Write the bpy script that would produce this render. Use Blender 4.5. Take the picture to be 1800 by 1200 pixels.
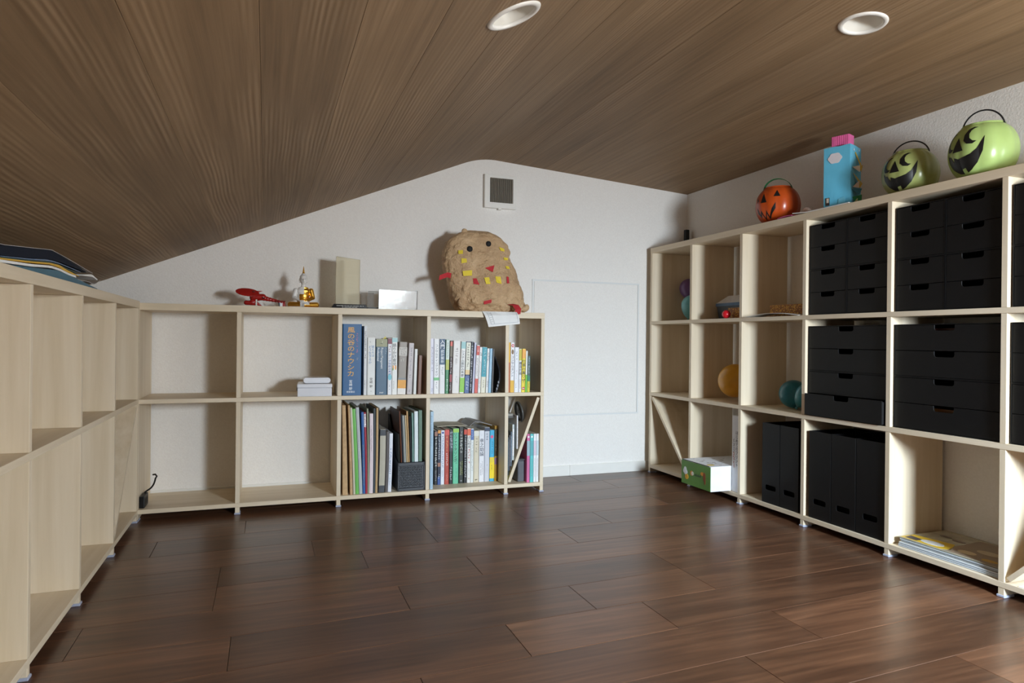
import bpy, bmesh, math, random
from mathutils import Vector, Matrix, noise
from mathutils.bvhtree import BVHTree

PI = math.pi
SC = bpy.context.scene
for o in list(bpy.data.objects):
    bpy.data.objects.remove(o)
COL = SC.collection

# ------------------------------------------------------------------ camera
cam_d = bpy.data.cameras.new('camera')
cam = bpy.data.objects.new('camera', cam_d); COL.objects.link(cam)
F, CX, CY, YAW, PITCH, ROLL, CAMH = 1163.02, 890.05, 596.67, -0.3483, -0.0008, 0.0105, 0.6867
c, s = math.cos(YAW), math.sin(YAW)
R0, F0, U0 = Vector((c, s, 0)), Vector((-s, c, 0)), Vector((0, 0, 1))
F1 = F0 * math.cos(PITCH) + U0 * math.sin(PITCH)
U1 = U0 * math.cos(PITCH) - F0 * math.sin(PITCH)
R2 = R0 * math.cos(ROLL) + U1 * math.sin(ROLL)
U2 = U1 * math.cos(ROLL) - R0 * math.sin(ROLL)
m = Matrix((R2, U2, -F1)).transposed().to_4x4()
m.translation = Vector((0, 0, CAMH))
cam.matrix_world = m
cam_d.sensor_fit = 'HORIZONTAL'; cam_d.sensor_width = 36.0
cam_d.lens = F / 1800 * 36
cam_d.shift_x = (900 - CX) / 1800
cam_d.shift_y = (CY - 600) / 1800
cam_d.clip_start = 0.02
SC.camera = cam

# ------------------------------------------------------------------ light and exposure
SC.view_settings.view_transform = 'Standard'
SC.view_settings.look = 'None'
SC.view_settings.gamma = 1.0
SC.view_settings.use_curve_mapping = False
SC.view_settings.exposure = 0.0
SC.cycles.use_denoising = True
SC.cycles.max_bounces = 10
SC.cycles.diffuse_bounces = 6
SC.cycles.sample_clamp_indirect = 4.0

W = bpy.data.worlds.new('sky'); SC.world = W
W.use_nodes = True
W.node_tree.nodes['Background'].inputs[0].default_value = (0.75, 0.87, 1.0, 1)
W.node_tree.nodes['Background'].inputs[1].default_value = 1.2

def area(name, loc, target, sx, sy, power, color, spread=180):
    d = bpy.data.lights.new(name, 'AREA'); d.shape = 'RECTANGLE'
    d.size, d.size_y, d.energy, d.color = sx, sy, power, color
    d.spread = math.radians(spread)
    o = bpy.data.objects.new(name, d); COL.objects.link(o)
    o.location = loc
    o.rotation_euler = (Vector(target) - Vector(loc)).to_track_quat('-Z', 'Y').to_euler()
    return o
# daylight entering by the low window behind the camera; the last lamp is an added weak fill
WX, WY, WZ = 1.42, -0.56, 0.89
area('window_daylight', (WX, WY, WZ), (WX + 0.38, WY + 0.90, WZ - 1.20), 0.34, 0.46, 97.0, (0.75, 0.875, 0.98))
area('added_low_wall_light', (WX + 0.001, WY - 0.002, WZ), (1.66, 3.04, -0.32), 0.34, 0.46, 5.8, (0.60, 0.81, 1.0), spread=62)  # narrow beam added at the window to brighten the low right back wall
area('window_ground_light', (WX - 0.001, WY - 0.004, WZ), (WX - 0.15, WY + 0.90, WZ + 0.60), 0.34, 0.46, 13.0, (1.0, 0.81, 0.60))
area('added_room_fill', (-0.05, -0.56, 0.62), (0.3, 1.6, 0.72), 0.9, 0.7, 0.25, (1.0, 0.90, 0.78))  # broad warm fill added behind the camera, no opening stands here

# ------------------------------------------------------------------ material helpers
def lin(c):
    return tuple(((v / 255) / 12.92 if v / 255 <= 0.04045 else ((v / 255 + 0.055) / 1.055) ** 2.4) for v in c[:3]) + (1,)
class NT:
    def __init__(self, name):
        self.m = bpy.data.materials.new(name); self.m.use_nodes = True
        self.t = self.m.node_tree; self.n = self.t.nodes
        self.b = self.n['Principled BSDF']
    def new(self, kind, **kw):
        x = self.n.new(kind)
        for k, v in kw.items():
            if k.startswith('i_'):
                key = k[2:].replace('_', ' ')
                x.inputs[key].default_value = v
            else: setattr(x, k, v)
        return x
    def link(self, a, b): self.t.links.new(a, b)
    def ramp(self, fac, stops):
        r = self.new('ShaderNodeValToRGB'); e = r.color_ramp.elements
        while len(e) < len(stops): e.new(0.5)
        for el, (p, c) in zip(e, stops): el.position = p; el.color = c
        self.link(fac, r.inputs[0]); return r.outputs[0]
    def bump(self, h, strength, dist):
        b = self.new('ShaderNodeBump'); b.inputs['Strength'].default_value = strength; b.inputs['Distance'].default_value = dist
        self.link(h, b.inputs['Height']); self.link(b.outputs[0], self.b.inputs['Normal'])
_pm = {}
def pm(name, rgb, rough=0.5, var=0.06, scale=30, bump=0.0, bscale=200, metal=0.0, spec=0.5, **kw):
    key = (name, rgb, rough, var)
    if key in _pm: return _pm[key]
    t = NT(name)
    tc = t.new('ShaderNodeTexCoord'); no = t.new('ShaderNodeTexNoise', i_Scale=scale, i_Detail=3.0)
    t.link(tc.outputs['Object'], no.inputs['Vector'])
    L = lin(rgb)
    a = tuple(max(0, v * (1 - var)) for v in L[:3]) + (1,); b = tuple(min(1, v * (1 + var)) for v in L[:3]) + (1,)
    t.link(t.ramp(no.outputs['Fac'], [(0.35, a), (0.65, b)]), t.b.inputs['Base Color'])
    t.b.inputs['Roughness'].default_value = rough; t.b.inputs['Metallic'].default_value = metal
    t.b.inputs['Specular IOR Level'].default_value = spec
    for k, v in kw.items(): t.b.inputs[k.replace('_', ' ')].default_value = v
    if bump:
        n2 = t.new('ShaderNodeTexNoise', i_Scale=bscale, i_Detail=4.0); t.link(tc.outputs['Object'], n2.inputs['Vector'])
        t.bump(n2.outputs['Fac'], bump, 0.002)
    _pm[key] = t.m; return t.m
def col(*rgb): return pm('print_%d_%d_%d' % rgb, rgb, 0.45, 0.03)
def wood(name, axis, lo, mid, hi, rough=0.5, bump=0.1):
    """pale veneer: fine grain running along one axis of the object"""
    t = NT(name); tc = t.new('ShaderNodeTexCoord'); oi = t.new('ShaderNodeObjectInfo')
    mp = t.new('ShaderNodeMapping'); sc = [26, 26, 26]; sc[axis] = 1.3
    mp.inputs['Scale'].default_value = sc
    ad = t.new('ShaderNodeVectorMath', operation='ADD'); cmb = t.new('ShaderNodeMath', operation='MULTIPLY'); cmb.inputs[1].default_value = 37.0
    t.link(oi.outputs['Random'], cmb.inputs[0]); t.link(tc.outputs['Object'], mp.inputs[0])
    t.link(mp.outputs[0], ad.inputs[0]); t.link(cmb.outputs[0], ad.inputs[1])
    n1 = t.new('ShaderNodeTexNoise', i_Scale=1.0, i_Detail=5.0, i_Roughness=0.6, i_Distortion=0.3); t.link(ad.outputs[0], n1.inputs[0])
    t.link(t.ramp(n1.outputs['Fac'], [(0.3, lin(lo)), (0.5, lin(mid)), (0.72, lin(hi))]), t.b.inputs['Base Color'])
    t.b.inputs['Roughness'].default_value = rough
    t.bump(n1.outputs['Fac'], bump, 0.0008)
    return t.m
BIRCH = [wood('pale_veneer_%s' % 'xyz'[i], i, (212, 195, 166), (221, 205, 179), (229, 215, 192)) for i in range(3)]

def plank_mat(name, stops, su, sv, rough, bump, bdist, wander=3.0, vary=0.35, groove=0.0):
    """long boards: grain along V of the board's own UV map, every board shifted and toned by its own random value"""
    t = NT(name); uv = t.new('ShaderNodeUVMap'); uv.uv_map = 'UVMap'; oi = t.new('ShaderNodeObjectInfo')
    mul = t.new('ShaderNodeMath', operation='MULTIPLY'); mul.inputs[1].default_value = 53.0
    t.link(oi.outputs['Random'], mul.inputs[0])
    ad = t.new('ShaderNodeVectorMath', operation='ADD'); t.link(uv.outputs[0], ad.inputs[0]); t.link(mul.outputs[0], ad.inputs[1])
    mp = t.new('ShaderNodeMapping'); mp.inputs['Scale'].default_value = (su, sv, 1); t.link(ad.outputs[0], mp.inputs[0])
    # slow wander of the grain
    nw = t.new('ShaderNodeTexNoise', i_Scale=1.0, i_Detail=2.0)
    mw = t.new('ShaderNodeMapping'); mw.inputs['Scale'].default_value = (8, 1.2, 1); t.link(ad.outputs[0], mw.inputs[0]); t.link(mw.outputs[0], nw.inputs[0])
    sc = t.new('ShaderNodeVectorMath', operation='SCALE'); sc.inputs['Scale'].default_value = wander
    t.link(nw.outputs['Color'], sc.inputs[0])
    a2 = t.new('ShaderNodeVectorMath', operation='ADD'); t.link(mp.outputs[0], a2.inputs[0]); t.link(sc.outputs[0], a2.inputs[1])
    n1 = t.new('ShaderNodeTexNoise', i_Scale=1.0, i_Detail=6.0, i_Roughness=0.62); t.link(a2.outputs[0], n1.inputs[0])
    nb = t.new('ShaderNodeTexNoise', i_Scale=1.0, i_Detail=3.0)
    mb = t.new('ShaderNodeMapping'); mb.inputs['Scale'].default_value = (9, 1.1, 1); t.link(ad.outputs[0], mb.inputs[0]); t.link(mb.outputs[0], nb.inputs[0])
    mx = t.new('ShaderNodeMath', operation='MULTIPLY_ADD'); mx.inputs[1].default_value = 0.55; mx.inputs[2].default_value = 0.0
    t.link(n1.outputs['Fac'], mx.inputs[0])
    m2 = t.new('ShaderNodeMath', operation='MULTIPLY_ADD'); m2.inputs[1].default_value = 0.45; t.link(nb.outputs['Fac'], m2.inputs[0]); t.link(mx.outputs[0], m2.inputs[2])
    base = t.ramp(m2.outputs[0], stops)
    tone = t.new('ShaderNodeMapRange'); tone.inputs['To Min'].default_value = 1 - vary; tone.inputs['To Max'].default_value = 1 + vary
    t.link(oi.outputs['Random'], tone.inputs[0])
    mc = t.new('ShaderNodeVectorMath', operation='SCALE'); t.link(base, mc.inputs[0]); t.link(tone.outputs[0], mc.inputs['Scale'])
    t.link(mc.outputs[0], t.b.inputs['Base Color'])
    t.b.inputs['Roughness'].default_value = rough
    h = n1.outputs['Fac']
    if groove:
        # raised and sunk growth lines, as on a brushed softwood board
        wv = t.new('ShaderNodeTexWave', wave_type='BANDS', bands_direction='X', i_Scale=groove, i_Distortion=0.0, i_Detail=0.0)
        wmp = t.new('ShaderNodeMapping'); wmp.inputs['Scale'].default_value = (1, 1, 1)
        sw = t.new('ShaderNodeVectorMath', operation='SCALE'); sw.inputs['Scale'].default_value = 0.036; t.link(nw.outputs['Color'], sw.inputs[0])
        aw = t.new('ShaderNodeVectorMath', operation='ADD'); t.link(ad.outputs[0], aw.inputs[0]); t.link(sw.outputs[0], aw.inputs[1]); t.link(aw.outputs[0], wv.inputs[0])
        msk = t.new('ShaderNodeMapRange'); msk.inputs['From Min'].default_value = 0.42; msk.inputs['From Max'].default_value = 0.62
        t.link(nb.outputs['Fac'], msk.inputs[0])
        mm = t.new('ShaderNodeMath', operation='MULTIPLY'); t.link(wv.outputs['Fac'], mm.inputs[0]); t.link(msk.outputs[0], mm.inputs[1])
        ma = t.new('ShaderNodeMath', operation='MULTIPLY_ADD'); ma.inputs[1].default_value = 0.35; t.link(n1.outputs['Fac'], ma.inputs[0]); t.link(mm.outputs[0], ma.inputs[2])
        h = ma.outputs[0]
    t.bump(h, bump, bdist)
    return t.m
WALNUT = plank_mat('walnut_board', [(0.30, lin((62, 40, 28))), (0.48, lin((92, 62, 44))), (0.62, lin((117, 81, 58))), (0.75, lin((138, 99, 72)))], 62, 3.0, 0.30, 0.10, 0.0005, wander=2.4, vary=0.20)
CEDAR = plank_mat('brushed_ceiling_board', [(0.28, lin((104, 80, 54))), (0.45, lin((132, 106, 76))), (0.6, lin((149, 122, 91))), (0.78, lin((164, 138, 106)))], 70, 1.6, 0.62, 0.45, 0.0020, wander=1.0, vary=0.12, groove=27.0)

def wall_mat():
    t = NT('white_textured_wallpaper'); tc = t.new('ShaderNodeTexCoord')
    n = t.new('ShaderNodeTexNoise', i_Scale=170.0, i_Detail=4.0, i_Roughness=0.55); t.link(tc.outputs['Object'], n.inputs[0])
    t.link(t.ramp(n.outputs['Fac'], [(0.3, lin((236, 232, 227))), (0.7, lin((242, 239, 234)))]), t.b.inputs['Base Color'])
    t.b.inputs['Roughness'].default_value = 0.85
    t.bump(n.outputs['Fac'], 0.55, 0.0025); return t.m
WALL = wall_mat()
WHITE = pm('white_lacquer', (236, 234, 228), 0.4, 0.01)
PVC = pm('grey_blue_plastic_glide', (170, 176, 196), 0.35, 0.03)
BLACKP = pm('matt_black_plastic', (10, 10, 12), 0.45, 0.1, 40, spec=0.35)
BLACKD = pm('black_inside', (9, 9, 10), 0.7, 0.1)
PAPER = pm('white_paper', (238, 238, 236), 0.7, 0.02)
PAGES = pm('page_block', (222, 214, 196), 0.8, 0.08, 400)

# ------------------------------------------------------------------ object helpers
MW = {}
def world_of(o):
    return MW.get(o.name, Matrix.Identity(4))
def setp(o, kind=None, label=None, cat=None, group=None):
    if kind: o['kind'] = kind
    if label: o['label'] = label
    if cat: o['category'] = cat
    if group: o['group'] = group
    return o
def thing(name, label, cat, loc=(0, 0, 0), rot=None, group=None):
    o = bpy.data.objects.new(name, None); COL.objects.link(o); o.empty_display_size = 0.05
    mtx = Matrix.Translation(Vector(loc)) @ (rot.to_4x4() if rot else Matrix.Identity(4))
    o.matrix_world = mtx; MW[o.name] = mtx
    return setp(o, None, label, cat, group)
def link_mesh(name, me, mat, parent=None, local=False, smooth=False):
    """vertices come in world space (or the parent's space when local)"""
    o = bpy.data.objects.new(name, me); COL.objects.link(o)
    mats = mat if isinstance(mat, (list, tuple)) else [mat]
    for q in mats: me.materials.append(q)
    if parent is not None:
        if not local: me.transform(world_of(parent).inverted())
        o.parent = parent; MW[o.name] = world_of(parent)
    elif not local:
        # origin at the foot of the piece
        xs = [v.co for v in me.vertices]
        if xs:
            b = Vector((sum(v.x for v in xs) / len(xs), sum(v.y for v in xs) / len(xs), min(v.z for v in xs)))
            me.transform(Matrix.Translation(-b)); o.location = b; MW[o.name] = Matrix.Translation(b)
    if smooth:
        for p in me.polygons: p.use_smooth = True
    return o
def from_bm(name, bm, mat, parent=None, local=False, smooth=False):
    bmesh.ops.recalc_face_normals(bm, faces=bm.faces)
    me = bpy.data.meshes.new(name); bm.to_mesh(me); bm.free()
    return link_mesh(name, me, mat, parent, local, smooth)
def addbox(bm, x0, x1, y0, y1, z0, z1, mi=0):
    v = [bm.verts.new((x, y, z)) for z in (z0, z1) for (x, y) in ((x0, y0), (x1, y0), (x1, y1), (x0, y1))]
    for f in ((0, 3, 2, 1), (4, 5, 6, 7), (0, 1, 5, 4), (1, 2, 6, 5), (2, 3, 7, 6), (3, 0, 4, 7)):
        fc = bm.faces.new([v[i] for i in f]); fc.material_index = mi
    return v
def box(name, x0, x1, y0, y1, z0, z1, mat, parent=None, bevel=0.0, local=False, seg=1):
    bm = bmesh.new(); addbox(bm, x0, x1, y0, y1, z0, z1)
    if bevel:
        bmesh.ops.bevel(bm, geom=bm.edges[:], offset=bevel, segments=seg, profile=0.6, affect='EDGES')
    return from_bm(name, bm, mat, parent, local)
def prism(name, pts, axis, a0, a1, mat, parent=None, holes=(), local=False, bevel=0, smooth=False):
    """polygon (with holes) extruded along an axis; pts are the other two coords in x,y,z order"""
    bm = bmesh.new()
    def P(p, a):
        q = list(p); q.insert(axis, a); return q
    edges = []
    for loop in [pts] + list(holes):
        vs = [bm.verts.new(P(p, a0)) for p in loop]
        for i in range(len(vs)): edges.append(bm.edges.new((vs[i], vs[(i + 1) % len(vs)])))
    if holes: bmesh.ops.triangle_fill(bm, edges=edges, use_beauty=True)
    else: bm.faces.new(bm.verts[:])
    r = bmesh.ops.extrude_face_region(bm, geom=bm.faces[:])
    d = [0, 0, 0]; d[axis] = a1 - a0
    bmesh.ops.translate(bm, vec=d, verts=[g for g in r['geom'] if isinstance(g, bmesh.types.BMVert)])
    if bevel:
        bmesh.ops.bevel(bm, geom=[e for e in bm.edges if len(e.link_faces) == 2 and e.calc_face_angle(0) > 0.5], offset=bevel, segments=1, affect='EDGES')
    return from_bm(name, bm, mat, parent, local, smooth)
def tube_bm(bm, pts, r, n=8, cap=True, mi=0):
    pts = [Vector(p) for p in pts]; rings = []
    up = Vector((0, 0, 1))
    for i, p in enumerate(pts):
        d = (pts[min(i + 1, len(pts) - 1)] - pts[max(i - 1, 0)]).normalized()
        a = d.cross(up)
        if a.length < 0.05: a = d.cross(Vector((0, 1, 0)))
        a.normalize(); b = d.cross(a)
        rr = r[i] if isinstance(r, (list, tuple)) else r
        rings.append([bm.verts.new(p + (a * math.cos(2 * PI * k / n) + b * math.sin(2 * PI * k / n)) * rr) for k in range(n)])
    for A, B in zip(rings, rings[1:]):
        for k in range(n):
            f = bm.faces.new((A[k], A[(k + 1) % n], B[(k + 1) % n], B[k])); f.material_index = mi
    if cap:
        for A in (rings[0], rings[-1]): bm.faces.new(A).material_index = mi
def tube(name, pts, r, mat, parent=None, n=8, local=False):
    bm = bmesh.new(); tube_bm(bm, pts, r, n); return from_bm(name, bm, mat, parent, local, True)
def lathe(name, prof, mat, parent=None, n=32, center=(0, 0, 0), rib=None, close=True, local=False):
    bm = bmesh.new(); rings = []
    for (r, z) in prof:
        rings.append([bm.verts.new((center[0] + r * math.cos(2 * PI * k / n) * (rib(2 * PI * k / n, z) if rib else 1),
                                    center[1] + r * math.sin(2 * PI * k / n) * (rib(2 * PI * k / n, z) if rib else 1), center[2] + z)) for k in range(n)])
    for A, B in zip(rings, rings[1:]):
        for k in range(n): bm.faces.new((A[k], A[(k + 1) % n], B[(k + 1) % n], B[k]))
    if close:
        bm.faces.new(rings[0]); bm.faces.new(rings[-1])
    return from_bm(name, bm, mat, parent, local, True)
def rrect(cx, cy, w, h, r, n=4):
    out = []
    for (sx, sy, a0) in ((1, 1, 0), (-1, 1, 90), (-1, -1, 180), (1, -1, 270)):
        for k in range(n + 1):
            a = math.radians(a0 + 90 * k / n)
            out.append((cx + sx * (w / 2 - r) + r * math.cos(a), cy + sy * (h / 2 - r) + r * math.sin(a)))
    return out
def eval_mesh(o):
    dg = bpy.context.evaluated_depsgraph_get(); me = bpy.data.meshes.new_from_object(o.evaluated_get(dg)); return me
def blob(name, prims, voxel, mats, parent, paint=None, smooth_it=6):
    """one continuous skin over many overlapping ellipsoids; prims are (centre, radii, rotation matrix or None) or ('cap', p, q, r1, r2)"""
    bm = bmesh.new()
    for p in prims:
        if p[0] == 'cap':
            _, a, b, r1, r2 = p; a = Vector(a); b = Vector(b); k = 9
            for i in range(k + 1):
                t = i / k; r = r1 + (r2 - r1) * t
                bmesh.ops.create_icosphere(bm, subdivisions=2, radius=r, matrix=Matrix.Translation(a.lerp(b, t)))
        else:
            cc, rr = p[0], p[1]; rm = p[2].to_4x4() if len(p) > 2 and p[2] else Matrix.Identity(4)
            bmesh.ops.create_icosphere(bm, subdivisions=3, radius=1.0, matrix=Matrix.Translation(Vector(cc)) @ rm @ Matrix.Diagonal((*rr, 1)))
    me = bpy.data.meshes.new(name); bm.to_mesh(me); bm.free()
    tmp = bpy.data.objects.new('tmp', me); COL.objects.link(tmp)
    md = tmp.modifiers.new('r', 'REMESH'); md.mode = 'VOXEL'; md.voxel_size = voxel
    sm = tmp.modifiers.new('s', 'SMOOTH'); sm.iterations = smooth_it; sm.factor = 0.5
    bpy.context.view_layer.update()
    res = eval_mesh(tmp); bpy.data.objects.remove(tmp)
    res.materials.clear()
    idx = [paint(p.center, p.normal) for p in res.polygons] if paint else None
    o = link_mesh(name, res, mats, parent, False, True)
    if idx:
        for p, i in zip(o.data.polygons, idx): p.material_index = i
    return o
# ---- print on things
AX = {'-Y': Matrix(((1, 0, 0), (0, 0, -1), (0, 1, 0))), '-Yr': Matrix(((0, 1, 0), (0, 0, -1), (-1, 0, 0))),
      '-X': Matrix(((0, 0, -1), (-1, 0, 0), (0, 1, 0))), '+Z': Matrix.Identity(3)}
def text(parent, body, loc, size, mat, face='-Y', vertical=False, spacing=1.0, name='lettering', align='CENTER', sx=1.0):
    cu = bpy.data.curves.new(name, 'FONT'); cu.body = '\n'.join(body) if vertical else body
    cu.size = size; cu.align_x = align; cu.align_y = 'TOP'; cu.resolution_u = 2; cu.space_line = spacing; cu.offset = size * 0.010
    cu.materials.append(mat)
    o = bpy.data.objects.new(name, cu); COL.objects.link(o)
    mt = Matrix.Translation(Vector(loc)) @ AX[face].to_4x4() @ Matrix.Diagonal((sx, 1, 1, 1))
    if parent is not None: o.parent = parent; o.matrix_basis = mt
    else: o.matrix_world = mt
    return o
def marks(parent, x, z0, z1, w, y, mat, seed=0, horiz=False, name='lettering', pitch=None):
    """print too small to read in the photograph: a line of tiny character strokes on a spine"""
    rnd = random.Random(seed); bm = bmesh.new()
    pitch = pitch or w * 1.08; L = abs(z1 - z0); n = max(1, int(L / pitch))
    for i in range(n):
        if rnd.random() < 0.06: continue
        a = (i + 0.5) * pitch
        cx, cz = (x, z1 - a) if not horiz else (x + a, z0)
        for _ in range(3):
            if rnd.random() < 0.5: bw, bh = w * rnd.uniform(0.5, 0.95), w * 0.13
            else: bw, bh = w * 0.13, w * rnd.uniform(0.5, 0.9)
            ox, oz = rnd.uniform(-1, 1) * (w - bw) / 2, rnd.uniform(-1, 1) * (w - bh) / 2
            v = [bm.verts.new((cx + ox + sx * bw / 2, y, cz + oz + sz * bh / 2)) for sx, sz in ((-1, -1), (1, -1), (1, 1), (-1, 1))]
            bm.faces.new(v)
    return from_bm(name, bm, mat, parent, True)
def patch(name, pts, y, mat, parent, th=0.0004):
    """a flat printed shape on a -Y face, in the parent's space"""
    return prism(name, pts, 1, y - th, y, mat, parent, local=True)
def disc(cx, cz, rx, rz=None, n=18):
    rz = rz or rx
    return [(cx + rx * math.cos(2 * PI * k / n), cz + rz * math.sin(2 * PI * k / n)) for k in range(n)]

# ------------------------------------------------------------------ room shell
XL, XR, YB, YW, XW = -0.4377, 1.8823, 2.7473, 3.0400, 2.1386
YF = -0.60; XLW = -0.735
XS, ZS, XA, ZA, ZC = -0.6465, 0.8911, 0.9629, 1.5581, 1.4790
MS = (ZA - ZS) / (XA - XS); MR = (ZC - ZA) / (XW - XA)
def ceil_profile():
    """section of the ceiling: slope, a softly rounded bend, the flatter part"""
    pts = []
    x = XLW - 0.02
    while x < XA - 0.10: pts.append((x, ZS + MS * (x - XS))); x += 0.04
    a = Vector((XA - 0.10, ZS + MS * (XA - 0.10 - XS))); b = Vector((XA, ZA + 0.004)); d = Vector((XA + 0.10, ZA + MR * 0.10))
    for k in range(9):
        t = k / 8; q = a * (1 - t) ** 2 + b * 2 * t * (1 - t) + d * t * t; pts.append((q.x, q.y))
    x = XA + 0.14
    while x < XW + 0.02: pts.append((x, ZA + MR * (x - XA))); x += 0.04
    pts.append((XW + 0.02, ZA + MR * (XW + 0.02 - XA)))
    return pts
PROF = ceil_profile()
ARC = [0.0]
for p, q in zip(PROF, PROF[1:]): ARC.append(ARC[-1] + math.dist(p, q))
def prof_at(sv):
    for i in range(len(ARC) - 1):
        if sv <= ARC[i + 1] or i == len(ARC) - 2:
            t = (sv - ARC[i]) / (ARC[i + 1] - ARC[i]); return Vector(PROF[i]).lerp(Vector(PROF[i + 1]), t)
def ceil_z(x):
    for p, q in zip(PROF, PROF[1:]):
        if p[0] <= x <= q[0]: return p[1] + (q[1] - p[1]) * (x - p[0]) / (q[0] - p[0])
def arc_of_x(x):
    for i, (p, q) in enumerate(zip(PROF, PROF[1:])):
        if p[0] <= x <= q[0]: return ARC[i] + (ARC[i + 1] - ARC[i]) * (x - p[0]) / (q[0] - p[0])

# back wall (gable), side walls, front wall with the window opening
gable = [(XLW - 0.1, -0.05), (XW + 0.1, -0.05), (XW + 0.1, PROF[-1][1] + 0.07)] + [(x, z + 0.07) for x, z in reversed(PROF)] + [(XLW - 0.1, PROF[0][1] + 0.07)]
wb = prism('wall_back', gable, 1, YW, YW + 0.1, WALL); setp(wb, 'structure')
wl = box('wall_left', XLW - 0.1, XLW, YF - 0.1, YW, -0.05, 0.93, WALL); setp(wl, 'structure')
wr = box('wall_right', XW, XW + 0.1, YF - 0.1, YW, -0.05, ZC + 0.07, WALL); setp(wr, 'structure')
ww, wh = 0.56, 0.60
wf = prism('wall_front', gable, 1, YF - 0.1, YF, pm('dark_panelling', (112, 92, 74), 0.7), holes=[[(WX - ww / 2, WZ - wh / 2), (WX + ww / 2, WZ - wh / 2), (WX + ww / 2, WZ + wh / 2), (WX - ww / 2, WZ + wh / 2)]]); setp(wf, 'structure')
wn = prism('window_1', rrect(WX, WZ, ww, wh, 0.002, 1), 1, YF - 0.09, YF - 0.05, WHITE, holes=[rrect(WX, WZ, ww - 0.07, wh - 0.07, 0.002, 1)]); setp(wn, 'structure')

# floor: walnut boards laid across the room (joints where the photograph shows them)
fl = box('floor', XLW - 0.1, XW + 0.1, YF - 0.1, YW + 0.1, -0.06, -0.0125, pm('floor_bed', (40, 30, 24), 0.9)); setp(fl, 'structure')
ROWJ = {-5: [0.99], -4: [1.22, 0.30], -3: [0.548, 0.935], -2: [-0.069, 0.80, 1.18], -1: [-0.396, 0.35, 1.18], 0: [-0.12, 0.60], 1: [-0.12, 0.294, 1.0],
        2: [0.15, 0.55, 1.23], 3: [-0.333, 0.55, 0.94, 1.6], 4: [-0.064, 0.81], 5: [0.30, 1.553], 6: [0.62, 1.44], 7: [0.9]}
rnd = random.Random(5); PW = 0.168; SKEW = 0.045
def plank(x0, x1, ya, yb, parent, seed):
    """a board with its long edges following the run of the floor; 0.6 mm eased edges"""
    g = 0.0005; bm = bmesh.new(); uvl = bm.loops.layers.uv.new('UVMap'); e = 0.0007
    def ring(x0, x1, ya, yb, z):
        return [bm.verts.new((x, y + SKEW * x, z)) for x, y in ((x0, ya), (x1, ya), (x1, yb), (x0, yb))]
    A = ring(x0 + g, x1 - g, ya + g, yb - g, -0.012); B = ring(x0 + g, x1 - g, ya + g, yb - g, -e); Cc = ring(x0 + g + e, x1 - g - e, ya + g + e, yb - g - e, 0)
    bm.faces.new(Cc)
    for P, Q in ((A, B), (B, Cc)):
        for k in range(4): bm.faces.new((P[k], P[(k + 1) % 4], Q[(k + 1) % 4], Q[k]))
    for f in bm.faces:
        for l in f.loops: l[uvl].uv = (l.vert.co.y, l.vert.co.x)
    bmesh.ops.recalc_face_normals(bm, faces=bm.faces)
    me = bpy.data.meshes.new('plank'); bm.to_mesh(me); bm.free()
    return link_mesh('plank', me, WALNUT, parent)
for n in range(-15, 8):
    ya, yb = 1.806 + PW * n, 1.806 + PW * (n + 1)
    if yb + SKEW * XW > YW + 0.085: yb = YW + 0.085 - SKEW * XW
    js = sorted(ROWJ.get(n, [rnd.uniform(-0.3, 0.3), rnd.uniform(0.7, 1.5)]))
    xs = [XLW - 0.02] + js + [XW + 0.02]
    for a, b in zip(xs, xs[1:]): plank(a, b, ya, yb, fl, n)

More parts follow.
